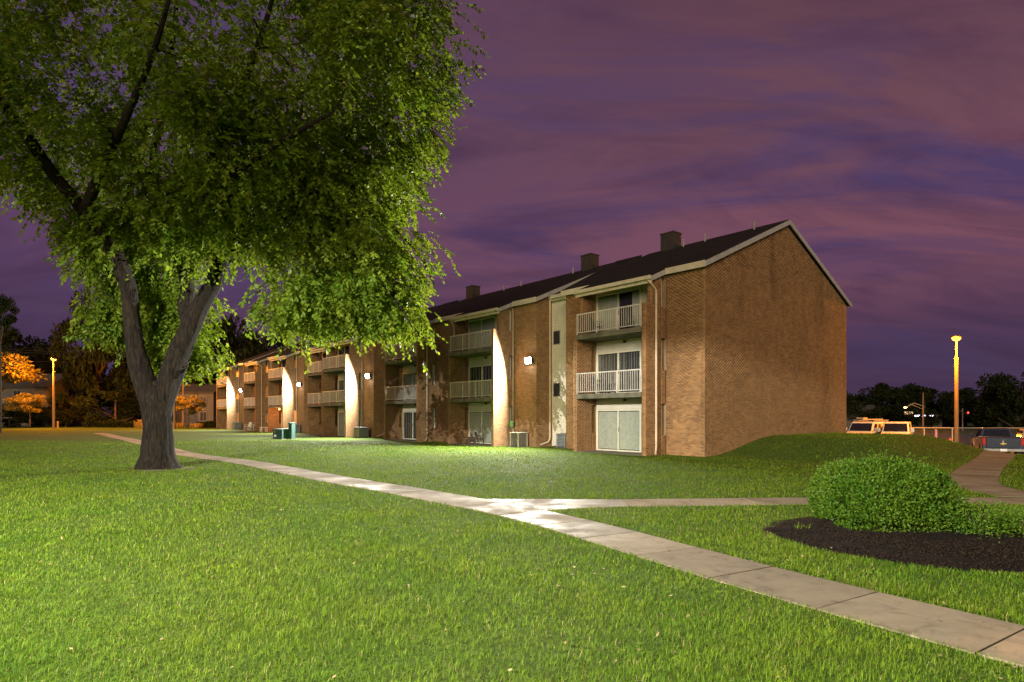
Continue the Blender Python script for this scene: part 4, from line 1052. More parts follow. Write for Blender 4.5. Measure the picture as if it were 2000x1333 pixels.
def dome_bush(name, label, cx, cy, rx, ry, h, nleaf, leaf, lump, mat, stems=9, group=None, sparse=0.0, skew=0.0):
    zb = gz1(cx, cy) + .05
    r = thing(name, label, 'bush', (cx, cy, zb), 0, group)
    v = rand_dirs(nleaf); v[:, 2] = np.abs(v[:, 2]) * 1.0 - .22 * (rng.random(nleaf) < .4)
    th = np.arctan2(v[:, 1], v[:, 0]); el = v[:, 2]
    cb = rand_dirs(60); am = rng.normal(0, 1, 60); wd_ = rng.uniform(.04, .22, 60)
    l = 1 + 1.0 * lump * sum(am[k] * np.exp(-(1 - v @ cb[k]) / wd_[k]) for k in range(60))
    hole = sum(np.exp(-(1 - v @ cb[k]) / .018) for k in range(0, 60, 3)); keepm = rng.random(nleaf) > .8 * np.clip(hole, 0, 1)
    v, l = v[keepm], l[keepm]; nleaf = len(v); th = None
    v = np.sign(v) * np.abs(v) ** .90
    dep = 1 - (rng.random(nleaf) ** 1.5) * (.34 + sparse) + .025 * rng.random(nleaf) ** 4 * 2
    p = np.stack([v[:, 0] * rx * l * dep, v[:, 1] * ry * l * dep, np.maximum(.02, (v[:, 2] * .86 + .14) * h * (1 + (l - 1) * .6) * dep)], -1)
    p[:, 0] += skew * p[:, 2]
    sh = np.where(rng.random(nleaf) < .035)[0]; grp = rng.integers(0, 60, len(sh)); tip = rand_dirs(60); tip[:, 2] = np.abs(tip[:, 2]) * .8 + .2; tip /= np.linalg.norm(tip, axis=1, keepdims=True)
    tt = .92 + .22 * rng.random(len(sh)); p[sh] = np.stack([tip[grp, 0] * rx * tt, tip[grp, 1] * ry * tt, tip[grp, 2] * h * tt], -1) + rng.normal(0, .012, (len(sh), 3))
    d = v * .6 + rng.normal(0, .55, (nleaf, 3)) + np.array([0, 0, .25]); nn = v + rng.normal(0, .6, (nleaf, 3))
    LL = leaf * (.75 + .6 * rng.random(nleaf))
    link('foliage', np_mesh('foliage', leaf_quads(p, d, nn, LL, LL * .5).reshape(-1, 3), 4, 'quad'), mat, r)
    st = MB()
    for k in range(stems):
        a = 2 * math.pi * k / stems + rng.random(); q = rng.uniform(.3, .85)
        st.tube([(.12 * math.cos(a) * rx, .12 * math.sin(a) * ry, -.1), (.3 * q * rx * math.cos(a), .3 * q * ry * math.sin(a), h * .35), (q * rx * math.cos(a) * .8, q * ry * math.sin(a) * .8, h * .75)], [.02, .014, .006], 5)
    obj('stems', st, M['bark2'], r)
    return r
rng = np.random.default_rng(5)
dome_bush('clipped_bush', 'large rounded clipped green bush in the dark mulch bed', AT(1722, 9.72), 9.72, 1.08, .95, 1.05, 46000, .040, .055, M['leafbush'], 14, skew=-.08)
dome_bush('low_shrub', 'low loose green shrub right of the big clipped bush', AT(1915, 8.9), 8.9, .58, .5, .40, 5200, .034, .22, M['leafbush'], 9, sparse=.35)
dome_bush('low_shrub', 'second low shrub at the right edge of the mulch bed', AT(2060, 9.2), 9.2, .5, .45, .38, 3500, .034, .22, M['leafbush'], 8, sparse=.35)
def tuft(label, x, y, n, L, W, mat, spread=.8, name='grass_tuft', base=.05):
    z = gz1(x, y); V = []
    a = rng.random(n) * 2 * math.pi; P = np.empty((n, 5, 3)); ln = L * (.6 + .5 * rng.random(n)); le = spread * (.4 + .7 * rng.random(n))
    bx, by = rng.normal(0, base, n), rng.normal(0, base, n); dx, dy = np.cos(a), np.sin(a); sx, sy = -dy * W / 2, dx * W / 2
    P[:, 0] = np.stack([bx - sx, by - sy, 0 * a], -1); P[:, 1] = np.stack([bx + sx, by + sy, 0 * a], -1)
    om, hm = ln * .35 * le, ln * .62; ot, ht = ln * .85 * le, ln * (.95 - .35 * le)
    P[:, 2] = np.stack([bx + dx * om - sx, by + dy * om - sy, hm], -1); P[:, 3] = np.stack([bx + dx * om + sx, by + dy * om + sy, hm], -1)
    P[:, 4] = np.stack([bx + dx * ot, by + dy * ot, ht], -1)
    o = link(name, np_mesh(name, P.reshape(-1, 3), 5, 'blade'), mat, loc=(x, y, z + .03)); tag(o, label, 'plant'); return o
M['strap'] = leafmat('strap_leaf', (.16, .20, .08), (.34, .36, .18), .3, .45, 2, .4)
tuft('pale strappy leaved plant at the right edge of the mulch bed', AT(2012, 8.75), 8.75, 70, .34, .020, M['strap'], 1.0, 'strappy_plant')
tuft('small weed tuft at the left tip of the mulch bed', AT(1563, 9.2), 9.2, 22, .16, .008, M['blade'], 1.1, 'weed_tuft')

# ------------------------------------------------------------------ things along the facade
def ac_unit(s, t, label, w, h, kind):
    r = thing('air_conditioner', label, 'air conditioner', bloc(s, t, 0), RZ, 'condenser units along the facade')
    m = MB(); m.box(-w / 2 - .05, w / 2 + .05, -w / 2 - .05, w / 2 + .05, -.1, .04); obj('base_pad', m, M['slabc'], r)
    shell, grille = {'grey': ('acgrey', 'acdark'), 'beige': ('acbeige', 'acdark')}[kind]
    obj('core', MB().box(-w / 2 + .03, w / 2 - .03, -w / 2 + .03, w / 2 - .03, .041, h - .05), M[grille], r)
    for sx in (-1, 1):
        for sy in (-1, 1):
            obj('corner_post', MB().box(*sorted((sx * (w / 2 - .05), sx * w / 2)), *sorted((sy * (w / 2 - .05), sy * w / 2)), .041, h - .051), M[shell], r)
    obj('top_cap', MB().box(-w / 2 - .012, w / 2 + .012, -w / 2 - .012, w / 2 + .012, h - .05, h), M[shell], r, bevel=.01)
    f = MB().lathe([(w * .36, h + .001), (w * .36, h + .02), (w * .33, h + .024), (w * .05, h + .026)], 16); obj('fan_guard', f, M[grille], r)
    n = 8 if kind == 'grey' else 22
    for i in range(n):
        z = .09 + (h - .18) * (i + .5) / n; th = (h - .18) / n * (.32 if kind == 'grey' else .12)
        a = w / 2 - .051
        obj('louvre', MB().box(-a, a, -w / 2 + .004, -w / 2 + .02, z - th, z + th), M[shell], r)
        obj('louvre', MB().box(w / 2 - .02, w / 2 - .004, -a, a, z - th, z + th), M[shell], r)
    return r
ac_unit(8.05, -.50, 'grey louvred air conditioner in the corner beside the cream stair bay', .66, .78, 'grey')
ac_unit(10.30, .55, 'beige topped air conditioner with dark mesh sides under the near floodlight', .70, .82, 'beige')
ac_unit(27.3, .75, 'grey box air conditioner below the farther floodlight', .85, .84, 'grey')
ac_unit(28.05, .42, 'smaller air conditioner tucked against the wall behind the grey box unit', .6, .7, 'grey')
ac_unit(42.8, -.35, 'air conditioner against the far brick pier right of the orange lit patio', .8, .85, 'grey')
ac_unit(60.2, -.35, 'farthest air conditioner beside the last balcony stack', .85, .9, 'grey')

def cabinet(px, py0, py1, wpx, label, name, depth, cap=True):
    x, y = G(px, py1); Y = y; h = (py1 - py0) * Y / F; w = wpx * Y / F
    r = thing(name, label, 'utility box', (x, y, gz1(x, y)), RZ + .35, 'green utility boxes on the lawn')
    obj('pad', MB().box(-w / 2 - .08, w / 2 + .08, -depth / 2 - .08, depth / 2 + .08, -.15, .05), M['slabc'], r)
    obj('case', MB().box(-w / 2, w / 2, -depth / 2, depth / 2, .051, h - .06), M['green'], r, bevel=.012)
    obj('lid', MB().prism([(-depth / 2 - .03, h - .059), (depth / 2 + .03, h - .059), (depth / 2 + .03, h - .01), (-depth / 2 - .03, h - .04)], -w / 2 - .03, w / 2 + .03, 'x'), M['green'], r, bevel=.008)
    obj('door_seam', MB().box(-.006, .006, -depth / 2 - .006, -depth / 2 - .001, .10, h - .1), M['dark'], r)
    obj('handle', MB().box(.05, .09, -depth / 2 - .03, -depth / 2 - .001, h * .45, h * .62), M['dark'], r)
    if cap:
        obj('notice', MB().box(-w * .35, -w * .12, -depth / 2 - .008, -depth / 2 - .001, h * .22, h * .42), M['white'], r)
        obj('warning_sticker', MB().box(-w * .36, -w * .22, -depth / 2 - .008, -depth / 2 - .001, h * .62, h * .80), M['gold'], r)
    return r
cabinet(552, 837, 858, 26, 'low dark green transformer box on the lawn', 'transformer_box', .95)
cabinet(570, 825, 858, 9, 'tall narrow dark green pedestal beside the transformer box', 'utility_pedestal', .35, False)

# pot on the wall bracket, patio pieces
r = thing('plant_pot', 'green plant pot hanging on the wall above the beige air conditioner', 'plant pot', bloc(11.15, .30, 1.0), RZ)
obj('pot', MB().lathe([(.10, 0), (.15, .28), (.165, .29), (.165, .33), (.14, .33)], 14), M['plantpot'], r)
obj('hanger', MB().tube([(0, 0, .32), (0, .10, .62), (0, .24, .70)], .01, 5), M['dark'], r)

def chair(loc, rz, label, mat, group=None, s=1.0):
    r = thing('patio_chair', label, 'chair', loc, rz, group)
    for sx in (-1, 1):
        for sy in (-1, 1): obj('leg', MB().tube([(sx * .24 * s, sy * .23 * s, 0), (sx * .20 * s, sy * .19 * s, .42 * s)], .018 * s, 6), M[mat], r)
        obj('armrest', MB().tube([(sx * .24 * s, -.2 * s, .42 * s), (sx * .26 * s, -.19 * s, .64 * s), (sx * .25 * s, .20 * s, .66 * s)], .02 * s, 6), M[mat], r)
    obj('seat', MB().box(-.23 * s, .23 * s, -.22 * s, .22 * s, .42 * s, .45 * s), M[mat], r, bevel=.01)
    for i in range(5):
        x = (-.19 + i * .095) * s; obj('back_slat', MB().hexa([(x - .03 * s, .20 * s, .45 * s), (x + .03 * s, .20 * s, .45 * s), (x + .03 * s, .225 * s, .45 * s), (x - .03 * s, .225 * s, .45 * s)], [(x - .03 * s, .32 * s, .90 * s), (x + .03 * s, .32 * s, .90 * s), (x + .03 * s, .345 * s, .90 * s), (x - .03 * s, .345 * s, .90 * s)]), M[mat], r)
    return r
def table(loc, rz, label, mat, w, h, group=None):
    r = thing('patio_table', label, 'table', loc, rz, group)
    obj('table_top', MB().box(-w / 2, w / 2, -w / 2, w / 2, h - .04, h), M[mat], r, bevel=.01)
    for sx in (-1, 1):
        for sy in (-1, 1): obj('leg', MB().box(sx * w * .42 - .025, sx * w * .42 + .025, sy * w * .42 - .025, sy * w * .42 + .025, 0, h - .041), M[mat], r)
    return r
chair(bloc(4.9, .55, FL[1]), RZ + 2.8, 'dark patio chair on the middle balcony of the near end', 'dark')
table(bloc(4.3, .60, FL[1]), RZ, 'small dark table on the middle balcony of the near end', 'dark', .5, .48)
chair(bloc(5.0, .55, FL[2]), RZ + 2.6, 'dark patio chair at the left of the top near balcony', 'dark')
chair(bloc(3.2, .60, FL[2]), RZ - 2.6, 'dark patio chair at the right of the top near balcony', 'dark')
chair(bloc(54.1, .30, .02), RZ + .4, 'white plastic chair on the far ground floor patio', 'white', s=1.05)
chair(bloc(53.2, .20, .02), RZ - .5, 'white plastic chair leaning beside the other one on the far patio', 'white', s=1.0)
table(bloc(47.0, 1.05, 0), RZ, 'small white plastic table in front of the orange lit patio', 'white', .62, .52)
table(bloc(14.2, .75, .02), RZ, 'low brown crate table on the ground floor patio under the second balcony stack', 'wood', .55, .42)
chair(bloc(13.7, .45, .02), RZ + 2.2, 'low brown chair on the patio beside the brown crate table', 'wood', s=.8)
for i, (q, c) in enumerate(((35.9, 'red flower box on the railing side of the far middle balcony'), (36.8, 'red flower box further left on the far middle balcony'))):
    r = thing('flower_box', c, 'flower box', bloc(q, .15, FL[1]), RZ, 'red flower boxes on one balcony')
    obj('box', MB().box(-.28, .28, -.1, .1, 0, .18), M['reds'], r, bevel=.01)
    obj('leaves', MB().add([], []) if False else MB().lathe([(.05, .18), (.18, .24), (.16, .32), (.04, .38)], 9), M['leafbush'], r)
chair(bloc(36.4, -.25, FL[1]), RZ + 2.9, 'white metal chair on the far middle balcony with red boxes', 'white')
# satellite dish on the far top balcony
r = thing('satellite_dish', 'dark round satellite dish on the farthest top balcony', 'satellite dish', bloc(63.0, .25, FL[2]), RZ + .2)
obj('mast', MB().tube([(0, 0, 0), (0, 0, 1.25), (0, -.15, 1.4)], .03, 8), M['dark'], r)
dsh = MB().lathe([(.02, 0), (.25, .03), (.42, .09), (.44, .10)], 20); dsh.v = [tuple(Matrix.Rotation(math.radians(72), 4, 'X') @ Vector(p) + Vector((0, -.2, 1.4))) for p in dsh.v]
obj('dish', dsh, M['dark'], r); obj('feed_arm', MB().tube([(0, -.2, 1.05), (0, -.62, 1.28)], .012, 6), M['dark'], r)
# porch lamp of the orange patio
r = thing('porch_lamp', 'orange porch lamp under the balcony slab of the far ground floor patio', 'lamp', bloc(45.6, .05, 2.28), RZ)
obj('canopy', MB().lathe([(.09, 0), (.09, .05), (.02, .055)], 12), M['bronze'], r)
obj('globe', MB().lathe([(.02, -.17), (.09, -.12), (.10, -.06), (.06, -.001)], 12), emit('porch_globe', (1, .45, .12), 8), r)
d = bpy.data.lights.new('porch_bulb', 'POINT'); d.energy = 260; d.color = (1, .33, .06); d.shadow_soft_size = .12
o = bpy.data.objects.new('porch_bulb', d); COL.objects.link(o); o.parent = r; o.location = (0, -.22, -.25)

# ------------------------------------------------------------------ trees, shrubs and hedges behind
def crown_mesh(seed, n, leaf, flat=.8, nl=26, spread=.22, low=-.9):
    g = np.random.default_rng(seed)
    c = g.normal(size=(nl * 4, 3)); c /= np.linalg.norm(c, axis=1, keepdims=True); c *= (.35 + .65 * g.random((len(c), 1))) ** .6
    c = c[c[:, 2] > low][:nl]; c[:, 2] *= flat
    k = g.integers(0, len(c), n); rad = spread * (.7 + .7 * g.random(len(c)))
    v = g.normal(size=(n, 3)); v /= np.linalg.norm(v, axis=1, keepdims=True)
    p = c[k] + v * (rad[k] * g.random(n) ** .4)[:, None] * np.array([1.1, 1.1, .75])
    d = v + g.normal(0, .6, (n, 3)); d[:, 2] -= .3
    LL = leaf * (.6 + .8 * g.random(n)); q = leaf_quads(p, d, v + g.normal(0, .5, (n, 3)), LL, LL * .55)
    return np_mesh('crown', q.reshape(-1, 3), 4, 'quad')
CROWN = [crown_mesh(11, 9000, .085), crown_mesh(12, 9000, .085, .9, 32, .20), crown_mesh(13, 9000, .085, 1.0, 22, .26)]
def tree(px, Y, top, rx_m, label, cat='tree', mat='leafdark', var=0, trunk=.3, low_frac=.35, group=None, base=None, name='leafy_tree', ry=None, lean=0.0):
    X = AT(px, Y); zb = gz1(X, Y) if base is None else base
    h = ZAT(top, Y) - zb
    r = thing(name, label, cat, (X, Y, zb), 0, group)
    m = MB(); m.tube([(0, 0, -.3), (.05, 0, h * low_frac * .6), (lean * .5, .05, h * .55), (lean, 0, h * .8)], [trunk, trunk * .8, trunk * .55, trunk * .2], 9)
    for k in range(6):
        a = k * 1.05 + px; q = h * (low_frac + .06 * k)
        m.tube([(0, 0, q * .9), (.35 * rx_m * math.cos(a), .35 * rx_m * math.sin(a), q + .10 * h), (.75 * rx_m * math.cos(a), .75 * rx_m * math.sin(a), q + .22 * h)], [trunk * .4, trunk * .25, trunk * .08], 6)
    obj('trunk', m, M['bark2'], r, smooth=True)
    me = CROWN[var].copy(); me.materials.clear()
    c = link('crown', me, M[mat], r, loc=(lean, 0, h * (low_frac + (1 - low_frac) / 2)), rot=(0, 0, px * .37))
    co = np.empty(len(me.vertices) * 3, np.float32); me.vertices.foreach_get('co', co); co = co.reshape(-1, 3); mn, mx = np.percentile(co, .3, axis=0), np.percentile(co, 99.7, axis=0)
    hs = h * (1 - low_frac) / (mx[2] - mn[2]); c.scale = (2 * rx_m / (mx[0] - mn[0]), 2 * (ry or rx_m) / (mx[1] - mn[1]), hs); c.location = (lean, 0, h - mx[2] * hs)
    return r
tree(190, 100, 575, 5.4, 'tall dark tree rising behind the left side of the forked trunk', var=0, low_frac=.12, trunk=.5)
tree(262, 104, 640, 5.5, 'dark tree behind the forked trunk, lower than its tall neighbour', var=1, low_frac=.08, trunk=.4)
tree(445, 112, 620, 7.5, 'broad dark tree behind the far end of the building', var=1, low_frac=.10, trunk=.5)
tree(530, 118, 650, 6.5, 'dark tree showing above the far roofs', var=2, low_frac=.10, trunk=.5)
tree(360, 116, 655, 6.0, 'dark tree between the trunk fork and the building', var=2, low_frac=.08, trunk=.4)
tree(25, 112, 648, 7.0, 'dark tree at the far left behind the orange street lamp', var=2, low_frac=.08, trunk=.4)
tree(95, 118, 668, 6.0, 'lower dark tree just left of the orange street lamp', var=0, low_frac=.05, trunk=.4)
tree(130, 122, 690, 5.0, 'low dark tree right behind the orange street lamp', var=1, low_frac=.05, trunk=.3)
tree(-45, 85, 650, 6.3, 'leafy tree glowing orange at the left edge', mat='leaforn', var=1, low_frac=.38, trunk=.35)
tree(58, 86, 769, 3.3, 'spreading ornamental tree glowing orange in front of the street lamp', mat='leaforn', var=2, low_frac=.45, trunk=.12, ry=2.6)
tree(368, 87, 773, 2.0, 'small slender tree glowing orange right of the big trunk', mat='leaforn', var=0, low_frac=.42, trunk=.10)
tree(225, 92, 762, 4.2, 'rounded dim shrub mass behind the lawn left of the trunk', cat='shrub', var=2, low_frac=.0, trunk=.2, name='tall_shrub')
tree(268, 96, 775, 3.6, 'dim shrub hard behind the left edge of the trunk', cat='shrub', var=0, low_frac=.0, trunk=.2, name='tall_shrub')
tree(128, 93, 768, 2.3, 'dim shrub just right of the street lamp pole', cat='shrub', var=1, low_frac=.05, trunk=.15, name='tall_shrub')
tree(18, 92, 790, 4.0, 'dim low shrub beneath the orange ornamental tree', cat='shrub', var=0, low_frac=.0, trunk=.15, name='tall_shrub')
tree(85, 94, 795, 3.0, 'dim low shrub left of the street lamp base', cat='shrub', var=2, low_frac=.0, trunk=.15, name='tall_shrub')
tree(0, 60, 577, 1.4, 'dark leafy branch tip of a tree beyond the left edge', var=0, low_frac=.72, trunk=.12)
# right hand treeline
for (px, Y, top, rx_, var, lb) in ((1668, 125, 768, 7, 0, 'dark tree emerging from behind the gable wall'), (1708, 130, 760, 7, 1, 'dark tree above the white work van'), (1742, 128, 751, 6, 2, 'tallest dark tree left of the far street light'),
        (1778, 132, 770, 5, 0, 'low dark tree over the far street light arm'), (1806, 126, 757, 6, 1, 'dark tree left of the tall street lamp pole'), (1843, 130, 760, 7, 2, 'dark tree touching the tall street lamp pole'),
        (1886, 140, 782, 6, 0, 'low dark tree right of the tall street lamp pole'), (1925, 135, 776, 5, 1, 'dark tree above the dark pickup'), (1958, 118, 756, 5, 2, 'dark tree above the pickup cab on the right'), (1995, 95, 722, 5.2, 0, 'tall dark tree at the right edge')):
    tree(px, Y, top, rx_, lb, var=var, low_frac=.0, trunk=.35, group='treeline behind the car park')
def hedge(pxa, pxb, Y, top, label):
    xa, xb = AT(pxa, Y), AT(pxb, Y); h = ZAT(top, Y); n = 5200; L = xb - xa
    r = thing('hedge', label, 'hedge', ((xa + xb) / 2, Y, 0))
    p = np.stack([rng.uniform(-L / 2, L / 2, n), rng.uniform(-.7, .7, n), rng.random(n) ** .6 * h], -1); p[:, 2] *= 1 + .12 * np.sin(p[:, 0] * 1.7)
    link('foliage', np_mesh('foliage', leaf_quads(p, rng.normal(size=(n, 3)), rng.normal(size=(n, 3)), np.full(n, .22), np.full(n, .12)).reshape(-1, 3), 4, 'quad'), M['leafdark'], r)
    m = MB()
    for i in range(12): x = -L / 2 + L * (i + .5) / 12; m.tube([(x, 0, -.1), (x + .1, .1, h * .7)], [.05, .02], 5)
    obj('stems', m, M['bark2'], r)
hedge(165, 278, 90, 824, 'low clipped hedge behind the lawn left of the trunk')
hedge(388, 424, 88, 825, 'low clipped hedge beside the far end of the building')
tuft('golden ornamental grass clump just left of the big trunk', AT(283, 84), 84, 500, 1.5, .05, M['hay'], .8, 'ornamental_grass', .45)
tuft('reddish low grass clump just right of the big trunk', AT(345, 86), 86, 260, 1.0, .05, M['hay'], .9, 'ornamental_grass', .35)
tuft('small reddish grass clump right of the slender orange tree', AT(384, 86), 86, 200, .9, .05, M['hay'], .9, 'ornamental_grass', .3)

# ------------------------------------------------------------------ houses far behind
def house(px, Y, w, dpt, wall_h, ridge_h, label, wins, rz=0.0, base=None, lit=(), wallm='hwall'):
    X = AT(px, Y); zb = gz1(X, Y) if base is None else base
    r = thing('house', label, 'house', (X, Y, zb), rz)
    obj('wall', MB().prism([(-dpt / 2, -.5), (dpt / 2, -.5), (dpt / 2, wall_h), (0, ridge_h), (-dpt / 2, wall_h)], -w / 2, w / 2, 'x'), M[wallm], r)
    sl = (ridge_h - wall_h) / (dpt / 2); m = MB()
    for sg in (-1, 1):
        m.prism([(0, ridge_h + .02), (sg * (dpt / 2 + .4), wall_h - .4 * sl + .02), (sg * (dpt / 2 + .4), wall_h - .4 * sl + .2), (0, ridge_h + .22)], -w / 2 - .3, w / 2 + .3, 'x')
    obj('roof', m, M['hroof'], r)
    for i, (x, z, ww, hh) in enumerate(wins):
        k = obj('window', MB().box(x - ww / 2, x + ww / 2, -dpt / 2 - .05, -dpt / 2 - .004, z, z + hh), M['warmwin'] if i in lit else M['hwin'], r)
        f = MB(); y0, y1 = -dpt / 2 - .09, -dpt / 2 - .003
        f.box(x - ww / 2 - .09, x - ww / 2 - .001, y0, y1, z - .09, z + hh + .09); f.box(x + ww / 2 + .001, x + ww / 2 + .09, y0, y1, z - .09, z + hh + .09)
        f.box(x - ww / 2, x + ww / 2, y0, y1, z + hh + .001, z + hh + .09); f.box(x - ww / 2, x + ww / 2, y0, y1, z - .09, z - .001); f.box(x - .03, x + .03, y0, y1, z, z + hh)
        obj('frame', f, M['htrim'], k)
    return r
house(30, 104, 18, 9, 6.4, 8.6, 'grey two storey house behind the orange trees at the left', [(-6, 4.3, 1.2, 1.4), (-3, 4.3, 1.2, 1.4), (0, 4.3, 1.2, 1.4), (4, 4.3, 1.2, 1.4), (-6, 1.0, 1.2, 1.5), (-2, 1.0, 2.0, 1.3), (5, 1.0, 1.2, 1.5)], lit=(4, 5))
house(402, 106, 6.5, 8, 5.6, 7.0, 'pale two storey house beside the far end of the building', [(-1.6, 3.6, 1.0, 1.3), (1.6, 3.6, 1.0, 1.3), (1.6, .9, 1.0, 1.4)])
house(1670, 125, 7, 6, 3.0, 4.4, 'low dark house far behind the white work van', [(-2, .9, 1.0, 1.2), (2, .9, 1.0, 1.2)])
house(1785, 128, 7, 6, 2.2, 3.9, 'far low building with a pale gable under the far street light', [(-2, .8, 1.0, 1.2)], rz=.9)

# lit shop front far beyond the fence
r = thing('shop_front', 'far shop front with a bright white strip of light beyond the fence', 'shop', (AT(1800, 125), 125, LOT))
obj('wall', MB().box(-4.2, 4.2, 0, 5, 0, 2.3), M['hwall'], r); obj('canopy', MB().box(-4.4, 4.4, -1.2, 5.1, 2.31, 2.75), M['hroof'], r)
obj('light_strip', MB().box(-2.2, 1.6, -1.26, -1.205, 2.36, 2.62), M['shop'], r); obj('sign_panel', MB().box(-4.3, -2.6, -1.30, -1.205, 2.80, 3.3), M['warmwin'], r)
# ------------------------------------------------------------------ poles, wires, signal
def util_pole():
    Y = 92; X = AT(358, Y)
    r = thing('utility_pole', 'wooden utility pole with crossarms just right of the big trunk', 'utility pole', (X, Y, 0))
    h = ZAT(735, Y)
    obj('pole', MB().lathe([(.17, -.3), (.15, h * .5), (.12, h)], 10), M['wood'], r)
    for z in (h - .5, h - 1.4): obj('crossarm', MB().box(-1.1, 1.1, -.05, .05, z, z + .11), M['wood'], r)
    obj('lamp_arm', MB().tube([(0, 0, h - .2), (.5, -.3, h + .35), (1.0, -.5, h + .55)], .035, 6), M['steel'], r)
    obj('lamp_head', MB().box(.85, 1.35, -.62, -.40, h + .50, h + .64), M['steel'], r, bevel=.03)
util_pole()
for i, (ya, yb, Y, lb) in enumerate(((678, 686, 96, 'topmost dark wire crossing behind the orange street lamp'), (699, 705, 96, 'lowest dark wire crossing behind the orange street lamp'), (682, 690, 97, 'middle dark wire crossing behind the orange street lamp'))):
    xa, xb = AT(-60, Y), AT(356, Y); pts = [(xa + (xb - xa) * t, Y, ZAT(ya + (yb - ya) * t, Y) - .5 * math.sin(math.pi * t)) for t in np.linspace(0, 1, 14)]
    tag(obj('overhead_wire', MB().tube(pts, .02, 5), M['dark']), lb, 'wire', 'overhead wires behind the left lawn')
lamp_post(341, 836, 705, 82.0, 'street lamp with only its orange pole showing right of the big trunk', SODIUM_W * 1.6)
r = thing('bollard', 'short grey post beside the left street lamp base', 'post', (AT(113, 86), 86, 0)); obj('post', MB().lathe([(.12, -.1), (.12, .8), (.10, .85)], 10), M['pole'], r); obj('cap', MB().lathe([(.13, .851), (.13, .9), (.02, .93)], 10), M['steel'], r)
Y = 95; r = thing('far_street_light', 'small far street light on a long arm above the fence', 'street lamp', (AT(1803, Y), Y, LOT))
hp = ZAT(790, Y) - LOT
obj('pole', MB().lathe([(.14, -.2), (.12, hp * .5), (.09, hp + 1.8)], 10), M['wood'], r)
ax = AT(1768, Y) - AT(1803, Y)
obj('arm', MB().tube([(0, 0, hp - .3), (ax * .5, 0, hp + .2), (ax * .93, 0, ZAT(796, Y) - LOT + .08)], .05, 6), M['steel'], r)
obj('brace', MB().tube([(0, 0, hp - .8), (ax * .75, 0, hp + .1)], .03, 6), M['steel'], r)
obj('lamp_head', MB().box(ax - .25, ax + .35, -.16, .16, ZAT(796, Y) - LOT + .02, ZAT(796, Y) - LOT + .18), M['steel'], r, bevel=.03)
obj('lens', MB().lathe([(.03, -.16), (.15, -.10), (.19, -.01), (.18, .019)], 12, (ax, 0, ZAT(796, Y) - LOT)), emit('far_sodium', (1, .55, .16), 20), r)
d = bpy.data.lights.new('far_bulb', 'POINT'); d.energy = 700; d.color = SODIUM_COL; d.shadow_soft_size = .1
o = bpy.data.objects.new('far_bulb', d); COL.objects.link(o); o.parent = r; o.location = (ax, -.1, ZAT(796, Y) - LOT - .35)
Y = 105; r = thing('traffic_signal', 'far traffic signal showing red right of the tall lamp pole', 'traffic light', (AT(1880, Y), Y, LOT)); hp = ZAT(798, Y) - LOT
obj('pole', MB().lathe([(.12, -.2), (.09, hp)], 10), M['steel'], r); obj('arm', MB().tube([(0, 0, hp - .4), (-1.5, 0, hp - .5)], .04, 6), M['steel'], r)
obj('mast_arm', MB().tube([(0, 0, hp - .9), (1.15, 0, hp - .85)], .04, 6), M['steel'], r)
obj('head', MB().box(.60, 1.08, -.12, .12, hp - 1.35, hp - .55), M['dark'], r); obj('red_lens', MB().lathe([(.15, 0), (.15, .03), (.02, .05)], 12, (.84, -.16, hp - .75), 'y'), M['red'], r)

# ------------------------------------------------------------------ chain link fence with a top rail, posts, hydrant
def fence():
    Y = 54.0; xa, xb = AT(1745, Y), AT(2080, Y)
    r = thing('chain_link_fence', 'low chain link fence with a pale top rail behind the cars', 'fence', ((xa + xb) / 2, Y, 0))
    zt = ZAT(836, Y); L = xb - xa; cx = (xa + xb) / 2
    obj('top_rail', MB().tube([(-L / 2, 0, zt), (L / 2, 0, zt - .04)], .045, 8), M['steel'], r)
    px = [1805, 1860, 1914, 1968, 2022, 2076]
    for p in px:
        x = AT(p, Y) - cx; zb = gz1(x + cx, Y); obj('post', MB().lathe([(.05, zb - .2), (.05, zt - .05)], 10, (x, 0, 0)), M['steel'], r)
    m = MB()
    zb = gz1(AT(1860, Y), Y); h = zt - zb - .06; st = .16; n = int(L / st)
    for i in range(-int(h / st) - 1, n + 1):
        for sg in (1, -1):
            x0 = -L / 2 + i * st; p = [(x0, 0, zb), (x0 + h, 0, zb + h)] if sg > 0 else [(x0 + h, .012, zb), (x0, .012, zb + h)]
            a, b = p
            if min(a[0], b[0]) < -L / 2 or max(a[0], b[0]) > L / 2: continue
            m.tube(p, .004, 3, cap=False)
    tag(obj('mesh_wire', m, M['steel'], r), kind='stuff')
fence()
r = thing('marker_post', 'short pale purple marker post in front of the fence', 'post', (AT(1828, 51), 51, gz1(AT(1828, 51), 51))); obj('post', MB().lathe([(.09, -.2), (.09, 1.25), (.07, 1.28)], 10), M['purple'], r); obj('cap', MB().lathe([(.10, 1.281), (.10, 1.33), (.03, 1.36)], 10), M['purple'], r)
Y = 49; r = thing('fire_hydrant', 'fire hydrant standing left of the tall lamp pole', 'hydrant', (AT(1856, Y), Y, gz1(AT(1856, Y), Y)))
obj('barrel', MB().lathe([(.17, 0), (.17, .05), (.11, .06), (.11, .52), (.15, .53), (.15, .57), (.12, .6), (.06, .72)], 12), M['hydrant'], r)
for ax_, nm in (('x', 'side_outlet'), ('y', 'front_outlet')): obj(nm, MB().lathe([(.06, -.18), (.06, .18)], 10, (0, 0, .38), ax_), M['steel'], r)
obj('cap_nut', MB().lathe([(.03, .721), (.025, .78)], 6), M['steel'], r)

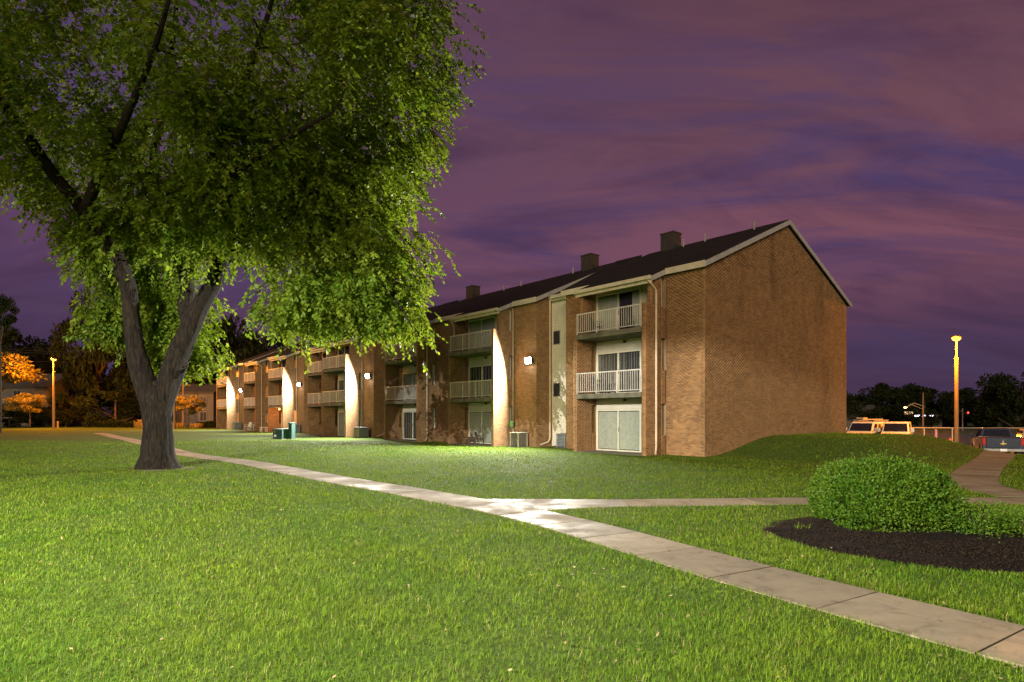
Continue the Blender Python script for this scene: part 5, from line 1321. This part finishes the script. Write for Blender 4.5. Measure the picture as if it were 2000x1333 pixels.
# ------------------------------------------------------------------ vehicles
def wheel(parent, x, y, rad=.38, w=.24):
    t = obj('wheel', MB().lathe([(rad * .62, -w / 2), (rad * .95, -w / 2), (rad, -w * .35), (rad, w * .35), (rad * .95, w / 2), (rad * .62, w / 2)], 22, (0, 0, 0), 'x'), M['rubber'], parent, loc=(x, y, rad))
    sg = 1 if x > 0 else -1
    obj('rim', MB().lathe([(rad * .60, sg * w * .30), (rad * .58, sg * w * .46), (rad * .30, sg * w * .36), (rad * .10, sg * w * .42)], 16, (0, 0, 0), 'x'), M['chrome'], t)
    return t
def frustum(lo, hi, z0, z1):     # lo/hi: (x half, y0, y1)
    return MB().hexa([(-lo[0], lo[1], z0), (lo[0], lo[1], z0), (lo[0], lo[2], z0), (-lo[0], lo[2], z0)], [(-hi[0], hi[1], z1), (hi[0], hi[1], z1), (hi[0], hi[2], z1), (-hi[0], hi[2], z1)])
def face_pane(lo, hi, z0, z1, side, a0, a1, f0, f1, eps=.012, th=.012):
    """pane lying on one face of a frustum; side 'front','back','left','right'; a across 0..1, f up 0..1"""
    def pt(a, f, e):
        z = z0 + (z1 - z0) * f; hx = lo[0] + (hi[0] - lo[0]) * f; y0 = lo[1] + (hi[1] - lo[1]) * f; y1 = lo[2] + (hi[2] - lo[2]) * f
        if side == 'back': return (-hx + 2 * hx * a, y0 - e, z)
        if side == 'front': return (-hx + 2 * hx * a, y1 + e, z)
        if side == 'right': return (hx + e, y0 + (y1 - y0) * a, z)
        return (-hx - e, y0 + (y1 - y0) * a, z)
    c = [(a0, f0), (a1, f0), (a1, f1), (a0, f1)]
    return MB().hexa([pt(a, f, .001) for a, f in c], [pt(a, f, eps) for a, f in c])
def pickup(loc, rz, label, paint, rear=True, s=1.0):
    r = thing('pickup_truck', label, 'pickup truck', loc, rz); r.scale = (s, s, s)
    W = 1.0
    # lower body as a side profile with wheel arches (local +y is forward)
    def arch(yc, R=.47, z=.52, n=9): return [(yc + R * math.cos(a), max(z, .42 + R * math.sin(a))) for a in np.linspace(0, math.pi, n)]
    top = [(2.85, .55), (2.9, .95), (2.75, 1.10), (1.35, 1.18), (1.30, 1.20), (-.62, 1.22), (-.66, 1.34), (-2.80, 1.36), (-2.86, 1.30), (-2.88, .62)]
    low = [(-2.6, .52)] + list(reversed(arch(-1.75))) + list(reversed(arch(1.85))) + [(2.7, .5)]
    m = MB().prism(list(reversed(top)) + [(p[0], p[1]) for p in []] , -W, W, 'x') if False else MB().prism([(y, z) for y, z in top] + low, -W, W, 'x')
    obj('body', m, M[paint], r, bevel=.045)
    lo, hi = (.92, -.60, 1.55), (.74, -.35, .85)
    obj('cab', frustum(lo, hi, 1.15, 1.86), M[paint], r, bevel=.05)
    obj('rear_window', face_pane(lo, hi, 1.15, 1.86, 'back', .10, .90, .25, .88), M['vglass'], r)
    obj('windshield', face_pane(lo, hi, 1.15, 1.86, 'front', .07, .93, .12, .92), M['vglass'], r)
    for sd in ('left', 'right'):
        for (a0, a1) in ((.08, .46), (.50, .86)): obj('side_window', face_pane(lo, hi, 1.15, 1.86, sd, a0, a1, .18, .86), M['vglass'], r)
    obj('tailgate', MB().box(-.80, .80, -2.925, -2.882, .72, 1.33), M[paint], r, bevel=.02)
    obj('tailgate_handle', MB().box(-.12, .12, -2.95, -2.926, 1.16, 1.24), M['dark'], r)
    for sx in (-1, 1):
        obj('tail_light', MB().box(*sorted((sx * .82, sx * 1.0)), -2.93, -2.82, .88, 1.30), M['redlens'], r, bevel=.02)
        obj('head_light', MB().box(*sorted((sx * .62, sx * .96)), 2.80, 2.93, .80, 1.0), M['clear'], r, bevel=.02)
        mr = obj('mirror', MB().box(*sorted((sx * 1.02, sx * 1.20)), 1.0, 1.12, 1.22, 1.48), M[paint], r, bevel=.03)
        obj('mirror_stalk', MB().box(*sorted((sx * .90, sx * 1.03)), 1.03, 1.08, 1.24, 1.29), M['dark'], mr)
    b = obj('rear_bumper', MB().box(-.98, .98, -3.06, -2.90, .50, .68), M['chrome'], r, bevel=.03)
    obj('step_pad', MB().box(-.45, .45, -3.05, -2.92, .681, .70), M['dark'], b)
    obj('licence_plate', MB().box(-.16, .16, -3.085, -3.062, .52, .66), M['white'], r)
    obj('front_bumper', MB().box(-.98, .98, 2.86, 3.02, .45, .66), M['chrome'], r, bevel=.03)
    obj('grille', MB().box(-.58, .58, 2.90, 2.96, .72, 1.03), M['dark'], r)
    # wide cross shaped badge and a small bright ornament above it
    em = MB().prism([(-.16, .99), (-.05, .99), (-.05, 1.02), (.05, 1.02), (.05, .99), (.16, .99), (.13, .94), (.05, .94), (.05, .91), (-.05, .91), (-.05, .94), (-.13, .94)], -2.938, -2.926, 'y'); obj('badge', em, M['gold'], r)
    obj('ornament', MB().prism([(-.05, 1.06), (0, 1.03), (.05, 1.06), (.03, 1.11), (.05, 1.15), (0, 1.14), (-.05, 1.15), (-.03, 1.11)], -2.938, -2.926, 'y'), M['chrome'], r)
    for sx in (-1, 1):
        for y in (-1.75, 1.85): wheel(r, sx * .86, y, .40, .26)
    return r
def van(loc, rz, label, paint, rack=True, s=1.0, name='work_van', cat='van'):
    r = thing(name, label, cat, loc, rz); r.scale = (s, s, s)
    W = .99
    prof = [(2.75, .45), (2.80, .85), (2.70, 1.02), (1.95, 1.20), (-2.60, 1.22), (-2.66, .5)]
    obj('body', MB().prism(prof, -W, W, 'x'), M[paint], r, bevel=.06)
    lo, hi = (.96, -2.60, 1.98), (.86, -2.52, 1.28)
    z0, z1 = 1.16, 2.0
    obj('upper_body', frustum(lo, hi, z0, z1), M[paint], r, bevel=.07)
    obj('windshield', face_pane(lo, hi, z0, z1, 'front', .06, .94, .10, .86), M['vglass'], r)
    for sd in ('left', 'right'): obj('side_window', face_pane(lo, hi, z0, z1, sd, .78, .95, .15, .82), M['vglass'], r)
    for sd in ('left', 'right'): obj('quarter_window', face_pane(lo, hi, z0, z1, sd, .58, .72, .25, .78), M['vglass'], r)
    obj('grille', MB().box(-.55, .55, 2.76, 2.83, .62, .90), M['dark'], r); obj('front_bumper', MB().box(-.97, .97, 2.78, 2.93, .38, .58), M['chrome'], r, bevel=.03)
    for sx in (-1, 1):
        obj('head_light', MB().box(*sorted((sx * .60, sx * .93)), 2.72, 2.84, .66, .90), M['clear'], r, bevel=.02)
        m = obj('mirror', MB().box(*sorted((sx * 1.05, sx * 1.27)), 1.72, 1.82, 1.20, 1.52), M[paint], r, bevel=.03); obj('mirror_stalk', MB().box(*sorted((sx * .93, sx * 1.06)), 1.74, 1.79, 1.24, 1.29), M['dark'], m)
        obj('wiper', MB().tube([(sx * .12, 2.0, 1.25), (sx * .62, 1.88, 1.36)], .012, 5), M['dark'], r)
        for y in (-1.7, 1.85): wheel(r, sx * .86, y, .37, .24)
    if rack:
        rk = obj('roof_rack', MB().box(-.80, -.75, -2.4, 1.1, 2.08, 2.13).box(.75, .80, -2.4, 1.1, 2.08, 2.13), M['steel'], r)
        for y in (-2.2, -.9, .3, 1.0): obj('cross_bar', MB().box(-.84, .84, y - .03, y + .03, 2.131, 2.17).box(-.79, -.76, y - .02, y + .02, 1.98, 2.079).box(.76, .79, y - .02, y + .02, 1.98, 2.079), M['steel'], rk)
        for x in (-.35, .05): obj('ladder_rail', MB().box(x - .02, x + .02, -2.4, 1.1, 2.171, 2.24), M['vbeige'], rk)
        obj('roof_box', MB().box(.02, .62, .1, 1.0, 2.241, 2.36), M['vbeige'], rk, bevel=.03)
    return r
def car(loc, rz, label, paint):
    r = thing('parked_car', label, 'car', loc, rz)
    obj('body', MB().prism([(2.25, .40), (2.3, .68), (2.1, .85), (1.0, .98), (-1.9, 1.02), (-2.3, .95), (-2.35, .45)], -.9, .9, 'x'), M[paint], r, bevel=.07)
    lo, hi = (.85, -2.1, 1.2), (.66, -1.7, .35)
    obj('cabin', frustum(lo, hi, .96, 1.62), M[paint], r, bevel=.06)
    obj('rear_window', face_pane(lo, hi, .96, 1.62, 'back', .1, .9, .15, .88), M['vglass'], r); obj('windshield', face_pane(lo, hi, .96, 1.62, 'front', .08, .92, .12, .9), M['vglass'], r)
    for sd in ('left', 'right'):
        for (a0, a1) in ((.10, .36), (.40, .64), (.68, .90)): obj('side_window', face_pane(lo, hi, .96, 1.62, sd, a0, a1, .15, .86), M['vglass'], r)
    obj('rear_bumper', MB().box(-.88, .88, -2.46, -2.33, .38, .62), M[paint], r, bevel=.03); obj('licence_plate', MB().box(-.2, .2, -2.375, -2.352, .68, .80), M['white'], r)
    for sx in (-1, 1):
        obj('tail_light', MB().box(*sorted((sx * .62, sx * .9)), -2.38, -2.30, .72, .93), M['redlens'], r, bevel=.02); obj('head_light', MB().box(*sorted((sx * .58, sx * .88)), 2.22, 2.32, .62, .78), M['clear'], r, bevel=.02)
        for y in (-1.45, 1.4): wheel(r, sx * .80, y, .33, .21)
    return r
Y = 37.4; X = AT(1944, Y); pickup((X, Y, gz1(X, Y)), -.54, 'dark navy pickup truck parked tail out beyond the right path', 'vnavy', s=.95)
Y = 47.5; X = AT(1696, Y + 5); van((X, Y + 5, gz1(X, Y + 5)), math.pi - .85, 'white work van with loaded roof rack beyond the mound', 'vwhite', True)
Y = 51.0; X = AT(1752, Y); van((X, Y, gz1(X, Y)), math.pi - .62, 'white van without roof rack, parked right of the racked one', 'vwhite', False, 1.0)
Y = 41.5; X = AT(2018, Y); car((X, Y, gz1(X, Y)), -.58, 'beige car at the right edge beside the pickup', 'vbeige')

# ------------------------------------------------------------------ small litter on the lawn and paths
def litter():
    n = 420; Y = 3.5 + 22 * rng.random(n) ** 1.2; X = (rng.random(n) * 2 - 1) * (.85 * Y); s_, w_ = sw(X, Y); ok = (w_ < -2.2) | (s_ < -.5); X, Y = X[ok], Y[ok]; n = len(X)
    p = np.stack([X, Y, gz(X, Y) + .03 + .02 * rng.random(n)], -1)
    for P, wd in PATHS: p[:, 2] = np.where(dist_line(X, Y, P) < wd / 2, gz(X, Y) + .026, p[:, 2])
    d = rng.normal(size=(n, 3)) * np.array([1, 1, .25]); L = .025 + .03 * rng.random(n)
    o = link('fallen_leaves', np_mesh('fallen_leaves', leaf_quads(p, d, np.tile([0, 0, 1.0], (n, 1)) + rng.normal(0, .3, (n, 3)), L, L * .6).reshape(-1, 3), 4, 'quad'), leafmat('fallen_leaf', (.14, .10, .03), (.28, .24, .12), .2, .6, 3, .2))
    tag(o, 'small fallen leaves scattered on the lawn and path', 'leaves', kind='stuff')
litter()
